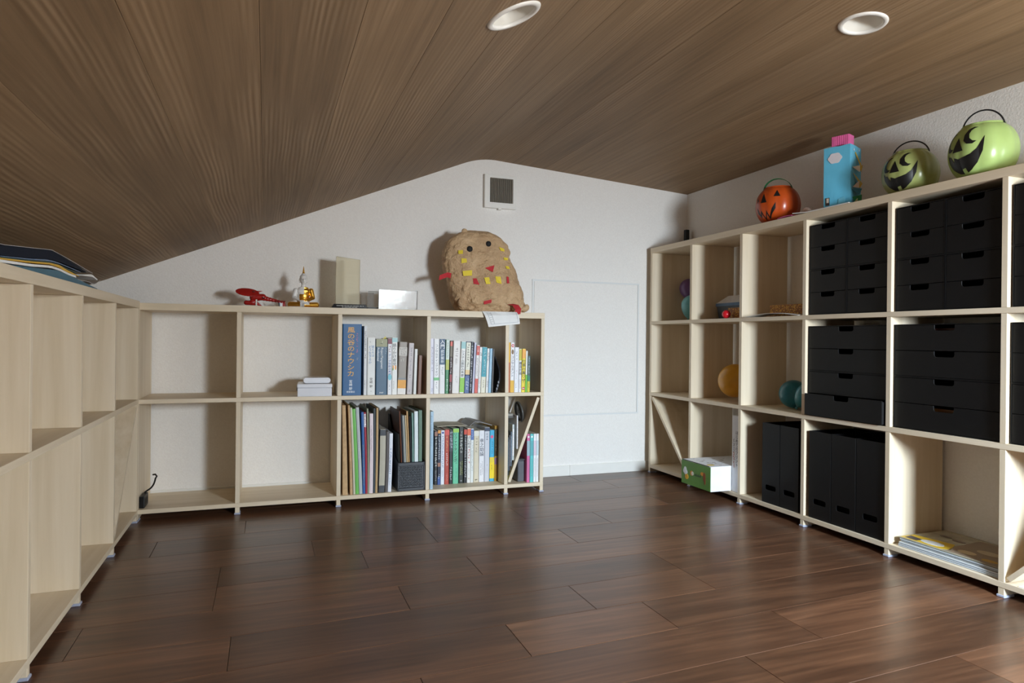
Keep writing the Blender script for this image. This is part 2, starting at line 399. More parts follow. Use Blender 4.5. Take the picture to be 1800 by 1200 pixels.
# ceiling: brushed softwood boards running away from the camera
cbm = bmesh.new()
lo = [cbm.verts.new((x, YF - 0.1, z + 0.058)) for x, z in PROF]; hi = [cbm.verts.new((x, YF - 0.1, z + 0.09)) for x, z in PROF]
for i in range(len(PROF) - 1): cbm.faces.new((lo[i], lo[i + 1], hi[i + 1], hi[i]))
r = bmesh.ops.extrude_face_region(cbm, geom=cbm.faces[:])
bmesh.ops.translate(cbm, vec=(0, YW + 0.2 - YF, 0), verts=[g for g in r['geom'] if isinstance(g, bmesh.types.BMVert)])
ce = from_bm('ceiling', cbm, pm('ceiling_bed', (70, 52, 38), 0.9)); setp(ce, 'structure')
s0 = arc_of_x(-0.014); PA = 0.1735
k0 = -int(s0 / PA) - 1
DL = [(0.475, 1.284), (1.464, 1.316)]          # the two recessed lights
def ceiling_plank(sa, sb, holes):
    g = 0.0002; e = 0.0006; cuts = [sa + g, sa + g + e] + [a for a in ARC if sa + g + e < a < sb - g - e] + [sb - g - e, sb - g]
    # extra cuts keep the round holes clean
    rows = sorted(set([YF - 0.02, YW + 0.004] + [YF + 0.5, 0.2, 0.7, 1.0]))
    if holes:
        rows = sorted(set(rows + [h[1] + d for h in holes for d in [-0.066 + 0.0055 * q for q in range(25)]]))
        for h in holes:
            sh = arc_of_x(h[0]); cuts = sorted(set(cuts + [sh + d for d in [-0.066 + 0.0055 * q for q in range(25)] if sa + g + e < sh + d < sb - g - e]))
    bm = bmesh.new(); uvl = bm.loops.layers.uv.new('UVMap'); grid = []
    for y in rows:
        line = []
        for q in cuts:
            p = prof_at(q); edge = 0.0006 if q in (cuts[0], cuts[-1]) else 0.0
            line.append(bm.verts.new((p.x, y, p.y + edge)))
        grid.append(line)
    uvd = {}
    for y, line in zip(rows, grid):
        for q, v in zip(cuts, line): uvd[v] = (q, y)
    for j in range(len(rows) - 1):
        for i in range(len(cuts) - 1):
            qm, ym = (cuts[i] + cuts[i + 1]) / 2, (rows[j] + rows[j + 1]) / 2
            if any((qm - arc_of_x(h[0])) ** 2 + (ym - h[1]) ** 2 < 0.0545 ** 2 for h in holes): continue
            bm.faces.new((grid[j][i], grid[j + 1][i], grid[j + 1][i + 1], grid[j][i + 1]))
    # side flanks up into the joint
    for i in (0, len(cuts) - 1):
        up = [bm.verts.new((l[i].co.x, l[i].co.y, l[i].co.z + 0.010)) for l in grid]
        for u_, l in zip(up, grid): uvd[u_] = uvd[l[i]]
        for j in range(len(rows) - 1):
            if any((cuts[i] - arc_of_x(h[0])) ** 2 + ((rows[j] + rows[j + 1]) / 2 - h[1]) ** 2 < 0.0560 ** 2 for h in holes): continue
            bm.faces.new((grid[j][i], grid[j + 1][i], up[j + 1], up[j]))
    for f in bm.faces:
        for l in f.loops: l[uvl].uv = uvd[l.vert]
    me = bpy.data.meshes.new('plank'); bm.normal_update(); bm.to_mesh(me); bm.free()
    o = link_mesh('plank', me, CEDAR, ce, smooth=False)
    return o
k = k0
while s0 + k * PA < ARC[-1]:
    sa, sb = max(0, s0 + k * PA), min(ARC[-1], s0 + (k + 1) * PA)
    if sb - sa > 0.01:
        hs = [h for h in DL if sa - 0.06 < arc_of_x(h[0]) < sb + 0.06]
        ceiling_plank(sa, sb, hs)
    k += 1

# baseboards and the flush access panel in the back wall
def baseboard(name, x0, x1, y0, y1):
    o = box(name, x0, x1, y0, y1, 0.0, 0.052, WHITE, bevel=0.0012); setp(o, 'structure'); return o
b1 = baseboard('baseboard_back', XLW, 1.45, YW - 0.008, YW + 0.002); b2 = baseboard('baseboard_back', 1.4505, XW, YW - 0.008, YW + 0.002)
baseboard('baseboard_right', XW - 0.008, XW + 0.002, YF, YW); baseboard('baseboard_left', XLW - 0.002, XLW + 0.008, YF, YW)
hx0, hx1, hz0, hz1 = 1.236, 1.843, 0.303, 0.985
hp = thing('access_panel', 'flush white access hatch let into the back wall between the bookcases', 'hatch', ((hx0 + hx1) / 2, YW, hz0))
prism('panel_frame', [(hx0, hz0), (hx1, hz0), (hx1, hz1), (hx0, hz1)], 1, YW - 0.0045, YW + 0.001, pm('panel_frame_grey', (224, 225, 224), 0.5, 0.01), hp,
      holes=[[(hx0 + 0.010, hz0 + 0.008), (hx1 - 0.008, hz0 + 0.008), (hx1 - 0.008, hz1 - 0.008), (hx0 + 0.010, hz1 - 0.008)]])
box('door', hx0 + 0.012, hx1 - 0.010, YW - 0.0030, YW + 0.002, hz0 + 0.010, hz1 - 0.010, WALL, hp, bevel=0.0008)

# ------------------------------------------------------------------ bookcases
TH, TT, GAP = 0.016, 0.026, 0.0003
def glide(x0, x1, y0, y1, parent):
    return box('foot_cap', x0 - 0.003, x1 + 0.003, y0 - 0.003, y1 + 0.003, 0.0, 0.007, PVC, parent, bevel=0.0015)
def bookcase(label, run, ups, zs, front, depth, sgn, start, end, braces, notch=False):
    """run: axis along the case ('x' or 'y'); ups: (lo, hi) of every upright along it; zs: top of every board, lowest first
       front: coordinate of the front edge; depth goes along sgn on the other axis"""
    back = front + sgn * depth
    d0, d1 = min(front, back), max(front, back)
    mid = (start + end) / 2; md = (d0 + d1) / 2
    t = thing('bookcase', label, 'bookcase', (mid, md, 0) if run == 'x' else (md, mid, 0))
    def bx(name, a0, a1, e0, e1, z0, z1, mat, bev=0.0006):
        return box(name, a0, a1, e0, e1, z0, z1, mat, t, bev) if run == 'x' else box(name, e0, e1, a0, a1, z0, z1, mat, t, bev)
    ax = 0 if run == 'x' else 1
    for i, z in enumerate(zs):
        th = TT if i == len(zs) - 1 else TH
        bx('top_board' if i == len(zs) - 1 else 'shelf_board', start, end, d0, d1, z - th, z, BIRCH[ax])
    for (a, b) in ups:
        for i in range(len(zs) - 1):
            th = TT if i + 1 == len(zs) - 1 else TH
            f0, f1 = (d0 + 0.0008, d1) if sgn > 0 else (d0, d1 - 0.0008)
            bx('upright', a, b, f0, f1, zs[i] + GAP, zs[i + 1] - th - GAP, BIRCH[2])
        # short legs under the lowest board
        zt = zs[0] - TH - GAP
        if sgn > 0: e0, e1 = d0 + 0.001, d0 + depth - 0.02
        else: e0, e1 = d1 - depth + 0.02, d1 - 0.001
        leg = bx('leg', a, b, e0, e1, 0.0055, zt, BIRCH[2])
        fr = (e0, e0 + 0.035) if sgn > 0 else (e1 - 0.035, e1)
        (glide(a, b, fr[0], fr[1], leg) if run == 'x' else glide(fr[0], fr[1], a, b, leg))
    for (a, za, b, zb_) in braces:
        dx, dz = b - a, zb_ - za; L = math.hypot(dx, dz); nx, nz = -dz / L * 0.0065, dx / L * 0.0065
        pts = [(a + nx, za + nz), (b + nx, zb_ + nz), (b - nx, zb_ - nz), (a - nx, za - nz)]
        e0, e1 = (d0 + 0.002, d1 - 0.03) if sgn > 0 else (d0 + 0.03, d1 - 0.002)
        prism('brace', pts, 1 if run == 'x' else 0, e0, e1, BIRCH[2], t)
    return t
ZB, ZM, ZT = 0.0435, 0.4495, 0.806
B = [-0.0903, 0.2894, 0.6566, 1.0105, 1.1809]
ups_b = [(XL - TH, XL)] + [(b - TH, b) for b in B]
case_b = bookcase('low two-tier pale wood bookcase full of books along the back wall', 'x', ups_b, [ZB, ZM, ZT], YB, 0.280, 1, XL - TH, B[-1], [(B[3] + 0.008, ZB + 0.010, B[4] - TH - 0.010, ZM - TH - 0.008)])
LY = [2.3521, 1.9563, 1.5685, 1.18, 0.79]
ups_l = [(YB - TH - 0.0006, YB - 0.0006)] + [(y - TH, y) for y in LY]
ZTL = 0.812
case_l = bookcase('low pale wood bookcase with empty cells under the sloping ceiling', 'y', ups_l, [ZB - 0.001, ZM + 0.002, ZTL], XL, 0.270, -1, LY[-1] - TH, YB - 0.0006,
                  [(LY[0] + 0.012, ZB + 0.012, YB - TH - 0.012, ZM - TH - 0.010)])
RY0, RY = 2.9917, [2.6325, 2.2823, 1.9315, 1.5739, 1.2200, 0.8660]
ups_r = [(RY0 - TH, RY0)] + [(y, y + TH) for y in RY]
RZ = [0.0425, 0.4174, 0.7871, 1.1676]
case_r = bookcase('tall three-tier pale wood bookcase along the right wall', 'y', ups_r, RZ, XR, 0.240, 1, RY[-1], RY0,
                  [(RY0 - TH - 0.010, RZ[1] - TH - 0.010, RY[0] + TH + 0.010, RZ[0] + 0.010), (RY[4] - 0.010, RZ[0] + 0.010, RY[5] + TH + 0.010, RZ[1] - TH - 0.010)])

# ------------------------------------------------------------------ ventilation grille on the back wall
vx0, vx1, vz0, vz1 = 0.978, 1.142, 1.318, 1.478
vt = thing('vent_grille', 'square white ventilation grille with upright slats high on the back wall', 'vent', ((vx0 + vx1) / 2, YW, vz0))
prism('frame', rrect((vx0 + vx1) / 2, (vz0 + vz1) / 2, vx1 - vx0, vz1 - vz0, 0.003, 2), 1, YW - 0.022, YW, WHITE, vt,
      holes=[rrect((vx0 + vx1) / 2 + 0.004, (vz0 + vz1) / 2 + 0.006, 0.118, 0.118, 0.001, 1)], bevel=0.0008)
box('backing', vx0 + 0.02, vx1 - 0.015, YW - 0.006, YW - 0.002, vz0 + 0.02, vz1 - 0.01, BLACKD, vt)
gx0 = (vx0 + vx1) / 2 + 0.004 - 0.059; slatm = pm('grey_slat', (128, 120, 104), 0.5)
for i in range(16):
    x = gx0 + 0.0037 + i * 0.118 / 16.4
    box('slat', x + 0.0012, x + 0.0048, YW - 0.019, YW - 0.008, (vz0 + vz1) / 2 + 0.006 - 0.0588, (vz0 + vz1) / 2 + 0.006 + 0.0588, slatm, vt)
box('knob', (vx0 + vx1) / 2 - 0.012, (vx0 + vx1) / 2 + 0.006, YW - 0.020, YW - 0.008, vz0 - 0.007, vz0, WHITE, vt, 0.001)

# ------------------------------------------------------------------ recessed ceiling lights (switched off)
def downlight(x, y, slope, label):
    z = ceil_z(x)
    rot = Matrix.Rotation(-math.atan(slope), 3, 'Y')
    t = thing('recessed_light', label, 'ceiling light', (x, y, z), rot, 'recessed lights in the boarded ceiling')
    white = pm('white_enamel', (240, 238, 232), 0.35, 0.01)
    lathe('trim_ring', [(0.047, 0.002), (0.047, -0.002), (0.049, -0.0045), (0.057, -0.004), (0.0595, -0.001), (0.0595, 0.003), (0.050, 0.003)], white, t, 48, close=False, local=True)
    lathe('reflector', [(0.0485, -0.001), (0.046, 0.010), (0.0425, 0.028), (0.036, 0.043)], pm('satin_reflector', (226, 222, 212), 0.3, 0.01), t, 48, close=False, local=True)
    lathe('lamp_plate', [(0.0365, 0.043), (0.0365, 0.046)], pm('frosted_plate', (190, 186, 178), 0.5), t, 40, local=True)
    bm = bmesh.new()
    for q in range(5):
        addbox(bm, -0.012 + (q % 2) * 0.004, 0.012 - (q % 3) * 0.004, 0.006 + q * 0.0035, 0.0072 + q * 0.0035, 0.0418, 0.0428)
    from_bm('rating_print', bm, col(110, 100, 90), t, True)
    return t
downlight(DL[0][0], DL[0][1], MS, 'round white recessed light in the steep left part of the ceiling')
downlight(DL[1][0], DL[1][1], MR, 'round white recessed light in the flatter right part of the ceiling')

# ------------------------------------------------------------------ books
def book(x0, x1, h, lean, cover, label, group, z, bands=(), txt=(), d=0.17, yf=None, hard=False, page=None, name='book', marksl=(), soft=False):
    """a book standing with its spine to the room; lean = how far its head is to the right of its foot"""
    w = x1 - x0; yf = YB + 0.012 if yf is None else yf
    ang = math.atan2(lean, h); piv = x1 if lean > 0 else x0
    rot = Matrix.Rotation(ang, 3, 'Y')
    t = thing(name, label, 'book' if name == 'book' else name.replace('_', ' '), (piv, yf, z + 0.0002), rot, group)
    ox = -w if lean > 0 else 0.0
    g = 0.0003; x0, x1 = ox + g, ox + w - g; ct = min(0.0022 if hard else 0.0011, w * 0.12)
    cm = col(*cover)
    # cover: one folded sheet round spine and boards
    bm = bmesh.new(); o = 0.002 if hard else 0.0
    n = 5; prof = []
    rr = min(w * 0.18, 0.004)
    for k in range(n): a = PI / 2 * k / (n - 1); prof.append((x0 + rr * (1 - math.sin(a)), rr * (1 - math.cos(a))))
    outer = [(x0, d)] + [(x0 + rr - rr * math.sin(PI / 2 - a), rr - rr * math.cos(PI / 2 - a)) for a in [PI / 2 * k / (n - 1) for k in range(n)]]
    outer = [(x0, d), (x0, rr)] + [(x0 + rr * (1 - math.cos(a)), rr * (1 - math.sin(a))) for a in (0.4, 0.8, 1.2)] + [(x0 + rr, 0), (x1 - rr, 0)] + [(x1 - rr * (1 - math.cos(a)), rr * (1 - math.sin(a))) for a in (1.2, 0.8, 0.4)] + [(x1, rr), (x1, d)]
    inner = [(x1 - ct, d), (x1 - ct, rr + ct), (x0 + ct, rr + ct), (x0 + ct, d)]
    prism('cover', outer + inner, 2, 0.0, h, cm, t, local=True)
    box('pages', x0 + ct, x1 - ct, rr + ct, d - o - 0.001, o + 0.0008, h - o - 0.0008, page or PAGES, t, local=True)
    for (a, b, c) in bands:
        box('spine_band', x0 + 0.0002, x1 - 0.0002, -0.0002, rr * 0.5, a * h, b * h, col(*c), t, local=True)
    for q in txt:
        body, xf, zt, size, colr, mode = q[:6]; ex = q[6] if len(q) > 6 else 1.0
        px = x0 + (x1 - x0) * xf
        if mode == 'v': text(t, body, (px, -0.0005, zt * h), size, col(*colr), '-Y', True, sx=ex)
        elif mode == 'h': text(t, body, (px, -0.0005, zt * h), size, col(*colr), '-Y', sx=ex)
        else: text(t, body, (px, -0.0005, zt * h), size, col(*colr), '-Yr', align='LEFT', sx=ex)
    for i, (xf, za, zb_, wf, colr) in enumerate(marksl):
        marks(t, x0 + (x1 - x0) * xf, za * h, zb_ * h, wf * w, -0.0005, col(*colr), seed=int(h * 1000) + i * 7 + int(abs(x0) * 1e4))
    return t
K = (30, 30, 32); NV = (40, 55, 95)
G1 = 'books in the upper middle cell of the back bookcase'
z = ZM
book(0.2929, 0.3700, 0.292, 0, (36, 92, 142), 'large thick blue book with a big orange Japanese title, tallest in its cell', G1, z, d=0.22, hard=True,
     txt=[('風の谷のナウシカ', 0.44, 0.955, 0.0255, (228, 172, 70), 'v', 1.2), ('宮崎', 0.44, 0.215, 0.0135, (235, 238, 240), 'v'), ('駿', 0.44, 0.115, 0.0135, (235, 238, 240), 'v'),
          ('徳間書店', 0.44, 0.062, 0.0085, (225, 230, 235), 'h')], marksl=[(0.76, 0.58, 0.88, 0.10, (214, 120, 150)), (0.76, 0.46, 0.54, 0.10, (225, 230, 235))])
book(0.3786, 0.3915, 0.285, 0, (226, 228, 230), 'slim tall white book right beside the large blue book', G1, z, d=0.2, bands=[], marksl=[(0.45, 0.52, 0.93, 0.55, (120, 116, 112)), (0.45, 0.1, 0.22, 0.35, (150, 146, 142))])
book(0.3925, 0.4262, 0.237, 0, (233, 234, 230), 'white book with a pale blue two-column Japanese title', G1, z,
     txt=[('君たちは', 0.70, 0.86, 0.0118, (120, 150, 190), 'v'), ('どう生きるか', 0.34, 0.86, 0.0128, (120, 150, 190), 'v'), ('宮崎', 0.5, 0.30, 0.0125, (108, 100, 92), 'v'), ('駿', 0.5, 0.175, 0.0125, (108, 100, 92), 'v')],
     marksl=[(0.35, 0.90, 0.95, 0.13, (150, 150, 150)), (0.5, 0.05, 0.08, 0.18, (150, 150, 150))])
book(0.4285, 0.4755, 0.232, 0, (72, 102, 126), 'thick slate blue book with olive head band and large white Latin title', G1, z, bands=[(0.86, 1.0, (150, 150, 112)), ], hard=True,
     txt=[('Project Management', 0.66, 0.845, 0.0135, (232, 236, 238), 'r', 0.78), ('Professional', 0.32, 0.845, 0.0135, (232, 236, 238), 'r', 0.85), ('PMP', 0.5, 0.055, 0.009, (232, 236, 238), 'h')],
     marksl=[(0.86, 0.7, 0.84, 0.12, (190, 205, 214)), (0.5, 0.88, 0.97, 0.3, (200, 200, 176))])
t = book(0.4769, 0.4945, 0.235, 0, (236, 237, 240), 'white book with a maroon label at its head and blue characters', G1, z, bands=[(0.90, 0.995, (128, 38, 56))],
     txt=[('データ分析の基礎', 0.5, 0.72, 0.0115, (66, 92, 158), 'v')], marksl=[(0.5, 0.74, 0.87, 0.5, (170, 90, 100)), (0.5, 0.06, 0.18, 0.3, (150, 150, 158))])
patch('spine_dot', disc(0.0095, 0.073, 0.0078, 0.0125), -0.0004, col(120, 196, 212), t)
t = book(0.4947, 0.5180, 0.238, 0, (240, 240, 236), 'white book with black title and an orange and green ribbon motif', G1, z, bands=[(0.92, 0.995, (168, 212, 214))],
     txt=[('語りかけ育児', 0.45, 0.895, 0.0158, (74, 78, 80), 'v')], marksl=[(0.35, 0.08, 0.24, 0.22, (160, 160, 160))])
for a in (0.006, 0.016): patch('spine_dot', disc(a, 0.113, 0.0028, 0.010), -0.0004, col(236, 160, 60), t)
patch('spine_dot', disc(0.0045, 0.106, 0.002, 0.006), -0.0005, col(96, 160, 80), t)
t = book(0.5143 + 0.004, 0.5535, 0.220, 0.007, (150, 140, 130), 'thick grey brown book with orange band and white foot', G1, z, bands=[(0.0, 0.115, (232, 228, 222)), (0.115, 0.275, (228, 160, 46)), (0.275, 0.31, (128, 134, 138)), (0.735, 0.9, (196, 190, 180))],
     marksl=[(0.5, 0.62, 0.70, 0.5, (196, 190, 180))])
bm = bmesh.new(); rnd = random.Random(3)
for i in range(26):
    a, b, an, L = rnd.uniform(-0.031, -0.004), rnd.uniform(0.166, 0.195), rnd.uniform(0.5, 1.1), rnd.uniform(0.004, 0.008)
    dx, dz = math.cos(an) * L / 2, -math.sin(an) * L / 2; nx, nz = dz * 0.12, -dx * 0.12
    bm.faces.new([bm.verts.new((a + sx * dx + sz * nx, -0.0005, b + sx * dz + sz * nz)) for sx, sz in ((-1, -1), (1, -1), (1, 1), (-1, 1))])
from_bm('spine_pattern', bm, col(96, 84, 80), t, True)
book(0.5575, 0.5812, 0.216, 0.008, (196, 188, 188), 'lilac grey book with one thin dark column of print, leaning slightly', G1, z, marksl=[(0.5, 0.72, 0.92, 0.3, (84, 76, 92)), (0.5, 0.44, 0.72, 0.22, (120, 112, 126)), (0.5, 0.28, 0.38, 0.3, (84, 76, 92)), (0.5, 0.04, 0.1, 0.25, (120, 112, 126))])
book(0.5862, 0.5990, 0.191, 0.005, (226, 228, 224), 'thin plain white book between lilac grey and brown books', G1, z, d=0.15)
book(0.6045, 0.6205, 0.164, 0.004, (112, 70, 46), 'short dark brown book, last in the row by the divider', G1, z, d=0.13)
# paper tabs standing out of two books
tb = thing('paper_tab', 'small yellow paper marker standing out of the slate blue book', 'paper tab', (0.470, YB + 0.05, z + 0.2315))
prism('tab', [(-0.010, 0), (0.008, 0), (0.0045, 0.012), (-0.001, 0.009), (-0.005, 0.004)], 1, -0.0003, 0.0003, col(214, 196, 60), tb, local=True)

G2 = 'books in the upper right cell of the back bookcase'
book(0.6583, 0.6730, 0.236, 0.0, (222, 222, 236), 'pale lilac white book standing first against the divider, upper cell', G2, z, marksl=[(0.55, 0.38, 0.86, 0.42, (96, 96, 116)), (0.55, 0.03, 0.1, 0.5, (150, 160, 190))])
book(0.6738, 0.6980, 0.235, 0.0, (238, 238, 238), 'white book with a green band near its foot', G2, z, bands=[(0.245, 0.295, (110, 190, 122))],
     txt=[('コンサルティングマネジ', 0.5, 0.9, 0.0125, (120, 122, 130), 'v')], marksl=[(0.5, 0.08, 0.22, 0.3, (140, 140, 146))])
book(0.6987, 0.7238, 0.235, 0.0, (232, 232, 232), 'white book whose upper half is navy blue with white characters', G2, z, bands=[(0.53, 0.998, (28, 72, 104))],
     txt=[('入門', 0.5, 0.985, 0.0205, (236, 240, 242), 'v'), ('統計解析', 0.5, 0.80, 0.0145, (222, 230, 236), 'v')], marksl=[(0.5, 0.3, 0.49, 0.34, (150, 160, 160))])
book(0.7248, 0.7400, 0.232, 0.003, (70, 140, 96), 'green book with a pale head and yellow green middle', G2, z, bands=[(0.63, 0.995, (206, 222, 210)), (0.44, 0.63, (176, 182, 66))], marksl=[(0.5, 0.03, 0.27, 0.5, (226, 236, 230)), (0.5, 0.66, 0.95, 0.45, (110, 134, 120))])
book(0.7420, 0.7530, 0.227, 0.004, (70, 44, 40), 'dark maroon book with red patches and white print', G2, z, bands=[(0.9, 0.985, (220, 92, 74)), (0.22, 0.36, (150, 40, 48)), (0.70, 0.9, (104, 90, 66))], marksl=[(0.5, 0.38, 0.68, 0.7, (230, 226, 222)), (0.5, 0.02, 0.2, 0.6, (220, 214, 210))])
book(0.7540, 0.7868, 0.227, 0.006, (232, 228, 224), 'wide off-white book with faint grey lettering', G2, z, marksl=[(0.5, 0.5, 0.94, 0.42, (176, 166, 160)), (0.55, 0.12, 0.38, 0.3, (196, 190, 186))])
book(0.7878, 0.8090, 0.225, 0.008, (236, 236, 232), 'white book with a lime green foot label and teal head label', G2, z, bands=[(0.02, 0.30, (140, 200, 62)), (0.86, 0.99, (150, 196, 196))],
     txt=[('システム設計の基礎', 0.45, 0.83, 0.0130, (58, 60, 66), 'v')])
book(0.8105, 0.8310, 0.224, 0.008, (34, 48, 88), 'navy blue book with a broad cream title strip', G2, z, bands=[(0.45, 0.985, (226, 224, 206)), (0.36, 0.45, (226, 196, 140)), (0.0, 0.34, (70, 98, 150))], marksl=[(0.5, 0.5, 0.96, 0.5, (74, 70, 60)), (0.5, 0.04, 0.3, 0.6, (220, 228, 238))])
book(0.8322, 0.8438, 0.224, 0.008, (26, 30, 48), 'near-black book with broken white characters, upper cell', G2, z, marksl=[(0.5, 0.5, 0.97, 0.75, (232, 232, 236)), (0.5, 0.22, 0.46, 0.6, (226, 222, 222)), (0.5, 0.03, 0.18, 0.6, (220, 220, 226))])
book(0.8450, 0.8545, 0.220, 0.009, (204, 204, 226), 'thin lavender book beside the near-black one', G2, z, marksl=[(0.5, 0.1, 0.95, 0.4, (150, 156, 190))])
book(0.8556, 0.8700, 0.209, 0.010, (236, 232, 230), 'white book with red head and red foot', G2, z, bands=[(0.79, 0.985, (206, 64, 46)), (0.0, 0.3, (214, 82, 70))], marksl=[(0.5, 0.34, 0.74, 0.4, (88, 84, 88)), (0.5, 0.84, 0.96, 0.5, (240, 230, 228))])
book(0.8716, 0.8834, 0.201, 0.008, (238, 238, 236), 'thin white book between the red-ended and the teal book', G2, z, marksl=[(0.5, 0.76, 0.9, 0.8, (50, 50, 52)), (0.5, 0.1, 0.7, 0.45, (140, 138, 140))])
book(0.8844, 0.9066, 0.201, 0.007, (228, 224, 204), 'teal book with a cream foot', G2, z, bands=[(0.35, 0.995, (26, 148, 164))], marksl=[(0.6, 0.4, 0.95, 0.45, (206, 232, 234)), (0.5, 0.1, 0.28, 0.3, (130, 124, 108))])
book(0.9078, 0.9190, 0.195, 0.006, (232, 232, 230), 'white book standing just right of the teal book', G2, z, marksl=[(0.5, 0.7, 0.95, 0.6, (84, 80, 90)), (0.5, 0.1, 0.28, 0.5, (120, 116, 122))])
book(0.9202, 0.9330, 0.195, 0.006, (150, 190, 216), 'light blue book with scalloped paper edge', G2, z, marksl=[(0.65, 0.1, 0.95, 0.35, (220, 232, 240))])
book(0.9342, 0.9420, 0.193, 0.006, (70, 64, 60), 'thin dark grey brown booklet next to the slumped magazine', G2, z)
# slumped magazine, its fore part bowed outwards
mg = thing('magazine', 'black and grey magazine slumped in a bow, last in its cell', 'magazine', (0.952, YB + 0.012, ZM + 0.0004), group=G2)
bm = bmesh.new(); Nn = 14; th = 0.007
ring = []
for i in range(Nn + 1):
    u = i / Nn; zz = 0.160 * u; bow = 0.020 * math.sin(PI * min(1, u * 1.02)) - 0.004 * u
    ring.append([bm.verts.new((bow + a, yy, zz)) for a, yy in ((0, 0.002), (th * (1 - 0.4 * u), 0.0), (th * (1 - 0.4 * u), 0.20), (0, 0.20))])
for A, Bq in zip(ring, ring[1:]):
    for q in range(4): bm.faces.new((A[q], A[(q + 1) % 4], Bq[(q + 1) % 4], Bq[q]))
bm.faces.new(ring[0]); bm.faces.new(ring[-1])
from_bm('cover', bm, pm('dark_magazine_cover', (42, 46, 54), 0.3, 0.7, 45), mg, True)
prt = bmesh.new()
for zz in (0.012, 0.026, 0.041):
    addbox(prt, 0.0155 * math.sin(PI * zz / 0.16) + 0.0008, 0.0155 * math.sin(PI * zz / 0.16) + 0.0068, -0.0008, 0.0005, zz, zz + 0.010)
from_bm('print', prt, col(120, 120, 128), mg, True)

G3 = 'books in the narrow upper cell at the end of the back bookcase'
book(1.0128, 1.0210, 0.222, 0.001, (232, 180, 36), 'thin yellow orange book, first in the narrow end cell', G3, z, bands=[(0.0, 0.6, (186, 96, 34))])
t = book(1.0216, 1.0405, 0.222, 0.002, (238, 238, 240), 'white book with a red and white roundel and yellow foot', G3, z, bands=[(0.0, 0.24, (230, 180, 50))],
     txt=[('コンサルタント', 0.5, 0.735, 0.0138, (92, 98, 118), 'v')])
patch('spine_dot', disc(-0.0095, 0.208, 0.0062, 0.0075), -0.0004, col(206, 70, 84), t); patch('spine_dot', disc(-0.0095, 0.208, 0.0030, 0.0036), -0.0008, col(240, 226, 226), t)
patch('spine_dot', disc(-0.0095, 0.180, 0.0055, 0.0110), -0.0004, col(122, 92, 56), t)
book(1.0414, 1.0622, 0.201, 0.002, (236, 238, 242), 'plain white book with sparse dark print, third in the narrow end cell', G3, z, marksl=[(0.45, 0.72, 0.95, 0.34, (110, 116, 130)), (0.45, 0.28, 0.5, 0.24, (206, 160, 170)), (0.4, 0.04, 0.2, 0.3, (110, 116, 130))])
book(1.0628, 1.0756, 0.194, 0.001, (236, 236, 238), 'white book with olive yellow head and heavy black characters', G3, z, bands=[(0.73, 0.99, (198, 186, 50))], txt=[('構造計画', 0.5, 0.70, 0.0150, (44, 42, 44), 'v', 0.85)], marksl=[(0.5, 0.06, 0.3, 0.4, (140, 140, 150))])
t = book(1.0762, 1.0932, 0.194, 0.003, (242, 220, 64), 'bright yellow book with large black title', G3, z, bands=[(0.78, 0.985, (240, 170, 70))], txt=[('仕事の裏ワザ', 0.5, 0.75, 0.0172, (50, 42, 26), 'v', 0.95)], marksl=[(0.5, 0.14, 0.24, 0.3, (150, 120, 30))])
patch('spine_dot', disc(-0.0085, 0.017, 0.0065, 0.0070), -0.0004, col(188, 40, 60), t); patch('spine_dot', [(-0.0140, 0.0155), (-0.003, 0.0155), (-0.003, 0.0185), (-0.0140, 0.0185)], -0.0008, col(244, 240, 236), t)
book(1.0938, 1.1026, 0.185, 0.003, (234, 238, 232), 'thin white book with a grass green foot', G3, z, bands=[(0.0, 0.42, (112, 196, 58))])
book(1.1032, 1.1165, 0.162, 0.003, (70, 96, 94), 'short grey green book with yellow foot, last in the end cell', G3, z, bands=[(0.0, 0.3, (204, 196, 32)), (0.3, 0.45, (40, 130, 96))], marksl=[(0.4, 0.5, 0.96, 0.5, (210, 216, 214)), (0.5, 0.06, 0.26, 0.4, (90, 90, 40))])

